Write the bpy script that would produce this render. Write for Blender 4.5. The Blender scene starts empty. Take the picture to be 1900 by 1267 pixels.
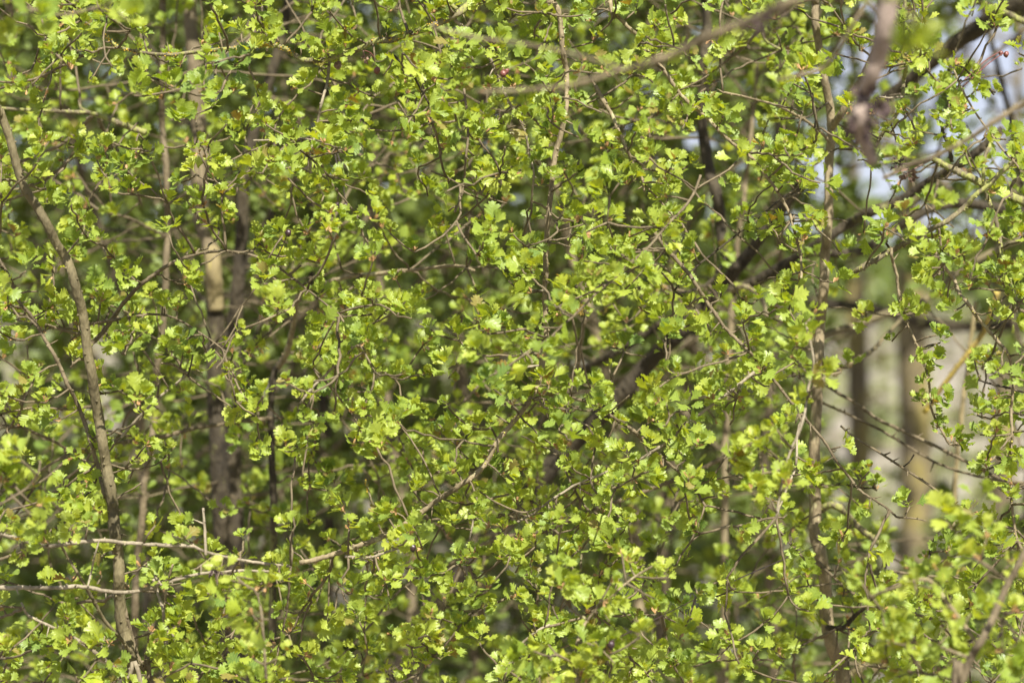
import bpy, math, random
import numpy as np
from mathutils import Vector

SC = bpy.context.scene
# ------------------------------------------------------------------ camera, sky, sun, exposure
W, H, LW, CH = 1900.0, 1267.0, 0.36, 1.5          # photo size, frame width per metre of distance, camera height
FOCUS = 2.64
cam = bpy.data.cameras.new('camera'); cam.lens = 100; cam.sensor_width = 36
cam.clip_start = 0.05; cam.clip_end = 2000
cam.dof.use_dof = True; cam.dof.focus_distance = FOCUS; cam.dof.aperture_fstop = 5.6; cam.dof.aperture_blades = 8
co = bpy.data.objects.new('camera', cam); SC.collection.objects.link(co)
co.location = (0, 0, CH); co.rotation_euler = (math.radians(90), 0, 0); SC.camera = co

SUN_EL, SUN_AZ = math.radians(48), math.radians(162)     # azimuth clockwise from +Y: behind the camera, a little to the right
wd = bpy.data.worlds.new('World'); SC.world = wd; wd.use_nodes = True
nt = wd.node_tree
sky = nt.nodes.new('ShaderNodeTexSky'); sky.sky_type = 'NISHITA'; sky.sun_disc = False
sky.sun_elevation = SUN_EL; sky.sun_rotation = SUN_AZ; sky.air_density = 1.0; sky.dust_density = 0.6; sky.ozone_density = 2.0
bg = nt.nodes['Background']
tcw = nt.nodes.new('ShaderNodeTexCoord'); cn = nt.nodes.new('ShaderNodeTexNoise'); cn.inputs['Scale'].default_value = 5; cn.inputs['Detail'].default_value = 6
nt.links.new(tcw.outputs['Generated'], cn.inputs['Vector'])                    # thin high cloud, whitish lilac
cr = nt.nodes.new('ShaderNodeValToRGB'); cr.color_ramp.elements[0].position = 0.3; cr.color_ramp.elements[0].color = (.5, .5, .5, 1); cr.color_ramp.elements[1].position = 0.65; cr.color_ramp.elements[1].color = (.9, .9, .9, 1)
cm = nt.nodes.new('ShaderNodeMix'); cm.data_type = 'RGBA'; cm.inputs[7].default_value = (6.8, 7.1, 8.8, 1)
nt.links.new(cn.outputs['Fac'], cr.inputs[0]); nt.links.new(cr.outputs[0], cm.inputs[0]); nt.links.new(sky.outputs[0], cm.inputs[6]); nt.links.new(cm.outputs[2], bg.inputs[0]); bg.inputs[1].default_value = 0.052
sun = bpy.data.lights.new('sun', 'SUN'); sun.energy = 5.0; sun.angle = math.radians(0.5); sun.color = (1.0, 0.95, 0.86)
so = bpy.data.objects.new('sun', sun); SC.collection.objects.link(so)
sdir = Vector((math.sin(SUN_AZ) * math.cos(SUN_EL), math.cos(SUN_AZ) * math.cos(SUN_EL), math.sin(SUN_EL)))
so.rotation_euler = sdir.to_track_quat('Z', 'Y').to_euler(); so.location = (3, -6, 8)
SC.view_settings.view_transform = 'Standard'; SC.view_settings.look = 'None'
SC.view_settings.gamma = 1; SC.view_settings.exposure = 1.14
SC.cycles.max_bounces = 8; SC.cycles.diffuse_bounces = 4; SC.cycles.transmission_bounces = 4; SC.cycles.glossy_bounces = 2

R = np.random.default_rng(7)
random.seed(7)

def at(px, py, d):
    return np.array([(px - W / 2) / W * LW * d, d, CH - (py - H / 2) / W * LW * d])
def to_px(p):
    return p[..., 0] / p[..., 1] / LW * W + W / 2, (CH - p[..., 2]) / p[..., 1] / LW * W + H / 2
def unit(v):
    return v / np.maximum(np.linalg.norm(v, axis=-1, keepdims=True), 1e-9)

# ------------------------------------------------------------------ materials
def new_mat(name):
    m = bpy.data.materials.new(name); m.use_nodes = True
    m.node_tree.nodes.clear()
    return m, m.node_tree.nodes, m.node_tree.links
def N(ns, t, **kw):
    n = ns.new(t)
    for k, v in kw.items(): setattr(n, k, v)
    return n
def ramp(ns, stops):
    n = ns.new('ShaderNodeValToRGB'); e = n.color_ramp.elements
    while len(e) < len(stops): e.new(0.5)
    for i, (p, c) in enumerate(stops): e[i].position = p; e[i].color = (*c, 1)
    return n

def leaf_material(name, stops, trans=0.36, rough=0.36, tgain=1.25, spec=0.38):
    m, ns, L = new_mat(name)
    tint = N(ns, 'ShaderNodeAttribute', attribute_name='tint')
    uv = N(ns, 'ShaderNodeAttribute', attribute_name='leaf_uv')
    sep = N(ns, 'ShaderNodeSeparateXYZ'); L.new(uv.outputs['Vector'], sep.inputs[0])
    rp = ramp(ns, stops); L.new(tint.outputs['Fac'], rp.inputs[0])
    def math_(op, a, b=None, clamp=False):
        n = N(ns, 'ShaderNodeMath', operation=op); n.use_clamp = clamp
        for i, x in enumerate((a, b)):
            if x is None: continue
            if isinstance(x, (int, float)): n.inputs[i].default_value = x
            else: L.new(x, n.inputs[i])
        return n.outputs[0]
    av = math_('ABSOLUTE', sep.outputs['Y'])
    mid = math_('SUBTRACT', 1.0, math_('MULTIPLY', av, 42.0), True)
    side = math_('SUBTRACT', sep.outputs['X'], math_('MULTIPLY', av, 0.8))
    sv = math_('POWER', math_('ABSOLUTE', math_('SINE', math_('MULTIPLY', side, 24.0))), 10.0)
    vein = math_('MAXIMUM', mid, math_('MULTIPLY', sv, 0.7))
    geo = N(ns, 'ShaderNodeNewGeometry')
    nz = N(ns, 'ShaderNodeTexNoise'); nz.inputs['Scale'].default_value = 260; nz.inputs['Detail'].default_value = 3
    L.new(geo.outputs['Position'], nz.inputs['Vector'])
    mx = N(ns, 'ShaderNodeMix', data_type='RGBA', blend_type='MIX')
    L.new(math_('MULTIPLY', vein, 0.42), mx.inputs[0]); L.new(rp.outputs[0], mx.inputs[6]); mx.inputs[7].default_value = (0.42, 0.48, 0.10, 1)
    hs = N(ns, 'ShaderNodeHueSaturation'); L.new(mx.outputs[2], hs.inputs['Color'])
    L.new(math_('ADD', 0.72, math_('MULTIPLY', nz.outputs['Fac'], 0.56)), hs.inputs['Value'])
    # the paler underside
    back = N(ns, 'ShaderNodeMix', data_type='RGBA', blend_type='MIX')
    L.new(math_('MULTIPLY', geo.outputs['Backfacing'], 0.35), back.inputs[0]); L.new(hs.outputs[0], back.inputs[6]); back.inputs[7].default_value = (0.20, 0.28, 0.09, 1)
    p = N(ns, 'ShaderNodeBsdfPrincipled'); L.new(back.outputs[2], p.inputs['Base Color'])
    L.new(math_('ADD', rough - 0.1, math_('MULTIPLY', nz.outputs['Fac'], 0.25)), p.inputs['Roughness'])
    p.inputs['Specular IOR Level'].default_value = spec
    bp = N(ns, 'ShaderNodeBump'); bp.inputs['Strength'].default_value = 0.35; bp.inputs['Distance'].default_value = 0.0008
    L.new(math_('SUBTRACT', nz.outputs['Fac'], math_('MULTIPLY', vein, 0.8)), bp.inputs['Height']); L.new(bp.outputs[0], p.inputs['Normal'])
    tr = N(ns, 'ShaderNodeBsdfTranslucent')
    tm = N(ns, 'ShaderNodeMix', data_type='RGBA', blend_type='MULTIPLY'); tm.inputs[0].default_value = 1
    L.new(hs.outputs[0], tm.inputs[6]); tm.inputs[7].default_value = (1.25 * tgain, 1.2 * tgain, 0.5, 1); L.new(tm.outputs[2], tr.inputs[0])
    ms = N(ns, 'ShaderNodeMixShader'); ms.inputs[0].default_value = trans
    L.new(p.outputs[0], ms.inputs[1]); L.new(tr.outputs[0], ms.inputs[2])
    out = N(ns, 'ShaderNodeOutputMaterial'); L.new(ms.outputs[0], out.inputs[0])
    return m

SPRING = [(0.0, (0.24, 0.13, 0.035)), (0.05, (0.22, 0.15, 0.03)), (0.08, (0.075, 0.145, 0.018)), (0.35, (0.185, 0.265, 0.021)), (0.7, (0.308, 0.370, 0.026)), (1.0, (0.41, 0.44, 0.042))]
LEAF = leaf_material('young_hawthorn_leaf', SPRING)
LEAF_SHADED = leaf_material('shaded_thicket_leaf', [(0.0, (0.060, 0.082, 0.015)), (0.5, (0.125, 0.165, 0.022)), (1.0, (0.24, 0.28, 0.032))], 0.3)  # darker copy of the leaf, shade put into the colour for rear foliage

def bark_material(name, dark, light, lichen=(0.30, 0.30, 0.10), amount=0.3, scale=1.0, bump=0.6):
    m, ns, L = new_mat(name)
    tc = N(ns, 'ShaderNodeNewGeometry')
    mp = N(ns, 'ShaderNodeMapping'); mp.inputs['Scale'].default_value = (1, 1, 0.45); L.new(tc.outputs['Position'], mp.inputs[0])
    a = N(ns, 'ShaderNodeTexNoise'); a.inputs['Scale'].default_value = 420 * scale; a.inputs['Detail'].default_value = 6; a.inputs['Roughness'].default_value = 0.7
    b = N(ns, 'ShaderNodeTexNoise'); b.inputs['Scale'].default_value = 45 * scale; b.inputs['Detail'].default_value = 4
    c = N(ns, 'ShaderNodeTexNoise'); c.inputs['Scale'].default_value = 90 * scale; c.inputs['Detail'].default_value = 8; c.inputs['Roughness'].default_value = 0.75
    vo = N(ns, 'ShaderNodeTexVoronoi'); vo.inputs['Scale'].default_value = 300 * scale
    for n in (a, b, c, vo): L.new(mp.outputs[0], n.inputs['Vector'])
    ad = N(ns, 'ShaderNodeMath', operation='ADD'); L.new(a.outputs['Fac'], ad.inputs[0]); L.new(b.outputs['Fac'], ad.inputs[1])
    hf = N(ns, 'ShaderNodeMath', operation='MULTIPLY'); hf.inputs[1].default_value = 0.5; L.new(ad.outputs[0], hf.inputs[0])
    rp = ramp(ns, [(0.36, dark), (0.62, light)]); L.new(hf.outputs[0], rp.inputs[0])
    lo = 0.66 - 0.28 * amount
    lm = ramp(ns, [(lo, (0, 0, 0)), (lo + 0.05, (1, 1, 1))]); L.new(c.outputs['Fac'], lm.inputs[0])
    mx = N(ns, 'ShaderNodeMix', data_type='RGBA'); L.new(lm.outputs[0], mx.inputs[0]); L.new(rp.outputs[0], mx.inputs[6]); mx.inputs[7].default_value = (*lichen, 1)
    p = N(ns, 'ShaderNodeBsdfPrincipled'); L.new(mx.outputs[2], p.inputs['Base Color']); p.inputs['Roughness'].default_value = 0.8
    p.inputs['Specular IOR Level'].default_value = 0.25
    h2 = N(ns, 'ShaderNodeMath', operation='ADD'); L.new(hf.outputs[0], h2.inputs[0]); L.new(vo.outputs['Distance'], h2.inputs[1])
    bp = N(ns, 'ShaderNodeBump'); bp.inputs['Strength'].default_value = bump; bp.inputs['Distance'].default_value = 0.0016 / scale; L.new(h2.outputs[0], bp.inputs['Height']); L.new(bp.outputs[0], p.inputs['Normal'])
    out = N(ns, 'ShaderNodeOutputMaterial'); L.new(p.outputs[0], out.inputs[0])
    return m
BARK = {
    'olive': bark_material('olive_grey_bark', (0.070, 0.058, 0.030), (0.165, 0.138, 0.072), (0.2, 0.2, 0.11), 0.12),
    'tan': bark_material('tan_grey_bark', (0.105, 0.082, 0.047), (0.275, 0.222, 0.132), (0.34, 0.32, 0.17), 0.28),
    'pale': bark_material('pale_twig_bark', (0.14, 0.115, 0.075), (0.32, 0.275, 0.195), (0.36, 0.33, 0.16), 0.15),
    'brown': bark_material('brown_twig_bark', (0.066, 0.051, 0.029), (0.19, 0.152, 0.092), (0.2, 0.19, 0.09), 0.15),
    'dark': bark_material('dark_mossy_bark', (0.020, 0.016, 0.011), (0.075, 0.060, 0.036), (0.15, 0.15, 0.055), 0.3, 0.55, 0.9),
    'mossy': bark_material('mossy_lichen_bark', (0.075, 0.060, 0.035), (0.22, 0.19, 0.11), (0.24, 0.25, 0.075), 0.62),
    'yellow': bark_material('yellow_lichen_bark', (0.20, 0.15, 0.05), (0.44, 0.34, 0.09), (0.46, 0.36, 0.07), 0.5),
    'far': bark_material('background_trunk_bark', (0.060, 0.048, 0.028), (0.19, 0.155, 0.095), (0.21, 0.175, 0.06), 0.55, 0.07),
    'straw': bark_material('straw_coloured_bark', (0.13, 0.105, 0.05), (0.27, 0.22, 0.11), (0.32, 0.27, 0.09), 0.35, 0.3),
    'dead': bark_material('dead_stem_bark', (0.17, 0.13, 0.105), (0.33, 0.265, 0.215), (0.2, 0.17, 0.12), 0.15),
}
def plain(name, col, rough=0.6, var=0.5, scale=300, spec=0.4):
    m, ns, L = new_mat(name)
    g = N(ns, 'ShaderNodeNewGeometry'); n = N(ns, 'ShaderNodeTexNoise'); n.inputs['Scale'].default_value = scale; n.inputs['Detail'].default_value = 5
    L.new(g.outputs['Position'], n.inputs['Vector'])
    rp = ramp(ns, [(0.3, tuple(x * (1 - var) for x in col)), (0.7, tuple(min(1, x * (1 + var)) for x in col))]); L.new(n.outputs['Fac'], rp.inputs[0])
    p = N(ns, 'ShaderNodeBsdfPrincipled'); L.new(rp.outputs[0], p.inputs['Base Color']); p.inputs['Roughness'].default_value = rough; p.inputs['Specular IOR Level'].default_value = spec
    bp = N(ns, 'ShaderNodeBump'); bp.inputs['Strength'].default_value = 0.5; bp.inputs['Distance'].default_value = 0.3 / scale; L.new(n.outputs['Fac'], bp.inputs['Height']); L.new(bp.outputs[0], p.inputs['Normal'])
    o = N(ns, 'ShaderNodeOutputMaterial'); L.new(p.outputs[0], o.inputs[0])
    return m
LICHEN = plain('yellow_green_lichen', (0.36, 0.33, 0.075), 0.9, 0.55, 500)
LICHEN_Y = plain('orange_yellow_lichen', (0.55, 0.36, 0.04), 0.9, 0.4, 500)
HAW = plain('shrivelled_haw_skin', (0.035, 0.016, 0.018), 0.38, 0.5, 500, 0.5)
HAW_RED = plain('dry_red_haw_skin', (0.16, 0.055, 0.045), 0.45, 0.5, 500, 0.5)
DRY = plain('dry_brown_leaf', (0.18, 0.115, 0.085), 0.8, 0.5, 400)
DRY_DARK = plain('dark_withered_leaf', (0.075, 0.05, 0.045), 0.8, 0.5, 400)
SCRUB = leaf_material('dry_scrub', [(0.0, (0.06, 0.048, 0.03)), (0.5, (0.15, 0.12, 0.075)), (1.0, (0.27, 0.23, 0.16))], 0.15)
BUD = plain('pinkish_bud_scale', (0.33, 0.19, 0.08), 0.6, 0.4, 600)

# ------------------------------------------------------------------ mesh building
class MB:
    """collects vertices and faces, links them as ONE mesh object"""
    def __init__(s): s.v = []; s.idx = []; s.cnt = []; s.n = 0; s.attr = {}; s.mat = []
    def add(s, verts, faces=None, idx=None, cnt=None, mat=0, **attr):
        verts = np.asarray(verts, float)
        if faces is not None:
            idx = np.array([i for f in faces for i in f], np.int64); cnt = np.array([len(f) for f in faces], np.int64)
        s.v.append(verts); s.idx.append(np.asarray(idx) + s.n); s.cnt.append(np.asarray(cnt)); s.n += len(verts)
        s.mat.append(np.full(len(cnt), mat, np.int32))
        for k in ('tint', 'leaf_uv'):
            a = attr.get(k)
            s.attr.setdefault(k, []).append(np.zeros((len(verts),) if k == 'tint' else (len(verts), 2)) if a is None else a)
    def build(s, name, mats, parent=None, smooth=True, attrs=False, origin=(0, 0, 0)):
        me = bpy.data.meshes.new(name)
        v = np.concatenate(s.v) - np.asarray(origin); idx = np.concatenate(s.idx); cnt = np.concatenate(s.cnt)
        me.vertices.add(len(v)); me.vertices.foreach_set('co', v.astype(np.float32).ravel())
        me.loops.add(len(idx)); me.loops.foreach_set('vertex_index', idx.astype(np.int32))
        me.polygons.add(len(cnt)); me.polygons.foreach_set('loop_start', np.concatenate([[0], np.cumsum(cnt)[:-1]]).astype(np.int32))
        me.update(calc_edges=True)
        me.polygons.foreach_set('use_smooth', np.full(len(cnt), smooth))
        for m in (mats if isinstance(mats, (list, tuple)) else [mats]): me.materials.append(m)
        if len(me.materials) > 1: me.polygons.foreach_set('material_index', np.concatenate(s.mat))
        if attrs:
            a = me.attributes.new('tint', 'FLOAT', 'POINT'); a.data.foreach_set('value', np.concatenate(s.attr['tint']).astype(np.float32))
            a = me.attributes.new('leaf_uv', 'FLOAT2', 'POINT'); a.data.foreach_set('vector', np.concatenate(s.attr['leaf_uv']).astype(np.float32).ravel())
        me.validate(); me.update()
        o = bpy.data.objects.new(name, me); SC.collection.objects.link(o)
        if parent is not None: o.parent = parent
        return o

def catmull(P, per=5):
    P = np.asarray(P, float)
    if len(P) < 3:
        t = np.linspace(0, 1, per + 1)[:, None]; return P[0] * (1 - t) + P[-1] * t
    Q = np.vstack([2 * P[0] - P[1], P, 2 * P[-1] - P[-2]]); out = []
    t = np.linspace(0, 1, per, endpoint=False)[:, None]
    for i in range(1, len(Q) - 2):
        a, b, c, d = Q[i - 1], Q[i], Q[i + 1], Q[i + 2]
        out.append(0.5 * (2 * b + (c - a) * t + (2 * a - 5 * b + 4 * c - d) * t ** 2 + (3 * b - a - 3 * c + d) * t ** 3))
    return np.vstack(out + [P[-1:]])

def tube(mb, P, rad, n=6, rough=0.0, mat=0, cap=True):
    P = np.asarray(P, float); K = len(P); rad = np.broadcast_to(np.asarray(rad, float), (K,))
    T = unit(np.gradient(P, axis=0))
    ref = np.array([0, 0, 1.0]) if abs(T[0, 2]) < 0.9 else np.array([1.0, 0, 0])
    u = unit(np.cross(T[0], ref)); rings = []
    ang = np.linspace(0, 2 * math.pi, n, endpoint=False)
    for i in range(K):
        u = unit(u - T[i] * np.dot(u, T[i])); w = np.cross(T[i], u)
        r = rad[i] * (1 + rough * R.standard_normal(n)) if rough else np.full(n, rad[i])
        rings.append(P[i] + r[:, None] * (np.cos(ang)[:, None] * u + np.sin(ang)[:, None] * w))
    i = np.arange(K - 1)[:, None] * n; j = np.arange(n)[None]; j2 = (j + 1) % n
    q = np.stack([i + j, i + j2, i + n + j2, i + n + j], -1).reshape(-1)
    cnt = np.full((K - 1) * n, 4)
    if cap:
        q = np.concatenate([q, np.arange(n)[::-1], (K - 1) * n + np.arange(n)]); cnt = np.concatenate([cnt, [n, n]])
    mb.add(np.vstack(rings), idx=q, cnt=cnt, mat=mat)

# --- one young hawthorn leaf: petiole, wedge-shaped base, lobed and toothed outer half (u along the leaf, v across)
HALF = [(.30, .012), (.44, .085), (.56, .185), (.655, .335), (.725, .325), (.69, .19), (.825, .305), (.895, .25), (.85, .12), (.97, .155), (.955, .06)]
MID = [.30, .42, .55, .665, .79, .91]
lv = [(0, -.012), (0, .012)] + [(m, 0) for m in MID] + [(1.0, 0)]
nm = 2; tip = 2 + len(MID); lf = []
def M_(i): return nm + i
for sgn in (1, -1):
    o_ = len(lv); lv += [(u, v * sgn) for u, v in HALF]
    p = lambda i: o_ + i
    fs = [(M_(0), p(0), p(1), M_(1)), (M_(1), p(1), p(2), M_(2)), (M_(2), p(2), p(5), M_(3)), (p(2), p(3), p(4), p(5)),
          (M_(3), p(5), p(8), M_(4)), (p(5), p(6), p(7), p(8)), (M_(4), p(8), p(10), M_(5)), (p(8), p(9), p(10)), (M_(5), p(10), tip)]
    lf += [f if sgn < 0 else f[::-1] for f in fs]
lf += [(0, M_(0) + 0, 1)]
LEAF_FINE = (np.array(lv), lf)
cv = [(0, 0), (.35, 0), (.55, .2), (.68, .36), (.7, .2), (.9, .26), (1, 0), (.9, -.26), (.7, -.2), (.68, -.36), (.55, -.2)]
LEAF_COARSE = (np.array(cv), [(0, 10, 1), (0, 1, 2), (1, 4, 3, 2), (1, 6, 5, 4), (1, 8, 7, 6), (1, 10, 9, 8)])

def add_leaves(mb, base, d, n, L, tint, tpl=LEAF_FINE, wid=None, mat=0):
    """vectorised: N leaves at base, pointing along d, upper side n, length L"""
    V, F = tpl; K = len(base); T = len(V)
    s = unit(np.cross(d, n)); u = V[None, :, 0]; v = V[None, :, 1]
    wid = (R.uniform(.8, 1.25, K) if wid is None else wid)[:, None]
    fold = R.uniform(.03, .6, K)[:, None]; curl = R.uniform(-.55, .35, K)[:, None]; tw = R.uniform(-.35, .35, K)[:, None]
    b = np.maximum(u - .25, 0)
    hgt = fold * np.abs(v) * wid + curl * b ** 2 + tw * v * b + R.normal(0, .022, (K, T)) * (u > .5)
    side = v * wid * (1 + R.normal(0, .08, (K, T))) + R.normal(0, .25, K)[:, None] * b ** 2 * .4
    P = base[:, None] + L[:, None, None] * (u[..., None] * d[:, None] + side[..., None] * s[:, None] + hgt[..., None] * n[:, None])
    idx = np.array([i for f in F for i in f]); cnt = np.array([len(f) for f in F])
    off = (np.arange(K) * T)[:, None]
    mb.add(P.reshape(-1, 3), idx=(idx[None] + off).ravel(), cnt=np.tile(cnt, K), mat=mat,
           tint=np.repeat(tint, T), leaf_uv=np.tile(V, (K, 1)))

UP = np.array([0, 0, 1.0]); TOCAM = np.array([0.1, -1.0, 0.25])
def rosettes(mb, C, twd, size=1.0, tpl=LEAF_FINE, tint0=0.6, k=(7, 11), lo=.0090, hi=.0170, buds=True):
    """leaf clusters at C (M,3); twd is the direction of the spur each sits on"""
    C = np.asarray(C); M = len(C)
    if not M: return
    size = np.broadcast_to(size, (M,))
    ax = unit(.68 * UP + .5 * TOCAM + .3 * np.asarray(twd) + .55 * R.standard_normal((M, 3)))
    kk = R.integers(k[0], k[1] + 1, M); ci = np.repeat(np.arange(M), kk)
    rank = np.concatenate([np.arange(x) / max(1, x - 1) for x in kk])          # 0 innermost .. 1 outermost
    A = ax[ci]; t = unit(np.cross(A, R.standard_normal((M, 3))[ci])); b = np.cross(A, t)
    az = np.concatenate([np.arange(x) * 2.4 + R.uniform(0, 6.3) for x in kk]) + R.normal(0, .3, len(ci))
    rd = np.cos(az)[:, None] * t + np.sin(az)[:, None] * b
    inc = np.clip(.26 + .74 * rank + R.normal(0, .18, len(ci)), .12, 1.75)[:, None]
    d = unit(np.cos(inc) * A + np.sin(inc) * rd - .12 * UP); n = unit(np.sin(inc) * A - np.cos(inc) * rd)
    n = unit(n + .38 * TOCAM + .25 * UP + .3 * R.standard_normal(n.shape)); n = unit(n - d * (n * d).sum(1, keepdims=True))
    L = (lo + (hi - lo) * np.clip(.15 + rank * .95 + R.normal(0, .25, len(ci)), 0, 1.25)) * size[ci]
    base = C[ci] + A * (.006 * (1 - rank) * size[ci])[:, None]
    ct = R.normal(0, .13, M)[ci]
    tint = np.clip(tint0 + .22 * (.5 - rank) + ct + R.normal(0, .12, len(ci)), .09, 1); tint[R.random(len(ci)) < .022] = 0.02
    add_leaves(mb, base, d, n, L, tint, tpl)
    if buds:
        for i in np.nonzero(R.random(M) < .4)[0]:                              # pinkish bud scales at the heart of some rosettes
            m = R.integers(3, 6); dd = unit(ax[i] + .5 * R.standard_normal((m, 3))); nn = unit(np.cross(dd, R.standard_normal((m, 3))))
            add_leaves(mb, np.repeat(C[i:i + 1], m, 0), dd, nn, R.uniform(.005, .008, m), np.zeros(m), LEAF_COARSE, np.full(m, .7), mat=1)

# ------------------------------------------------------------------ scene graph helpers
def tag(o, label=None, cat=None, group=None, kind=None):
    for k, v in (('label', label), ('category', cat), ('group', group), ('kind', kind)):
        if v: o[k] = v
    return o
def thing(name, label, cat, loc, group=None):
    e = bpy.data.objects.new(name, None); e.location = tuple(float(x) for x in loc); e.empty_display_size = 0.05
    SC.collection.objects.link(e); return tag(e, label, cat, group)

def S(txt):
    return [tuple(float(c) for c in p.split(',')) for p in txt.split()]

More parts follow.
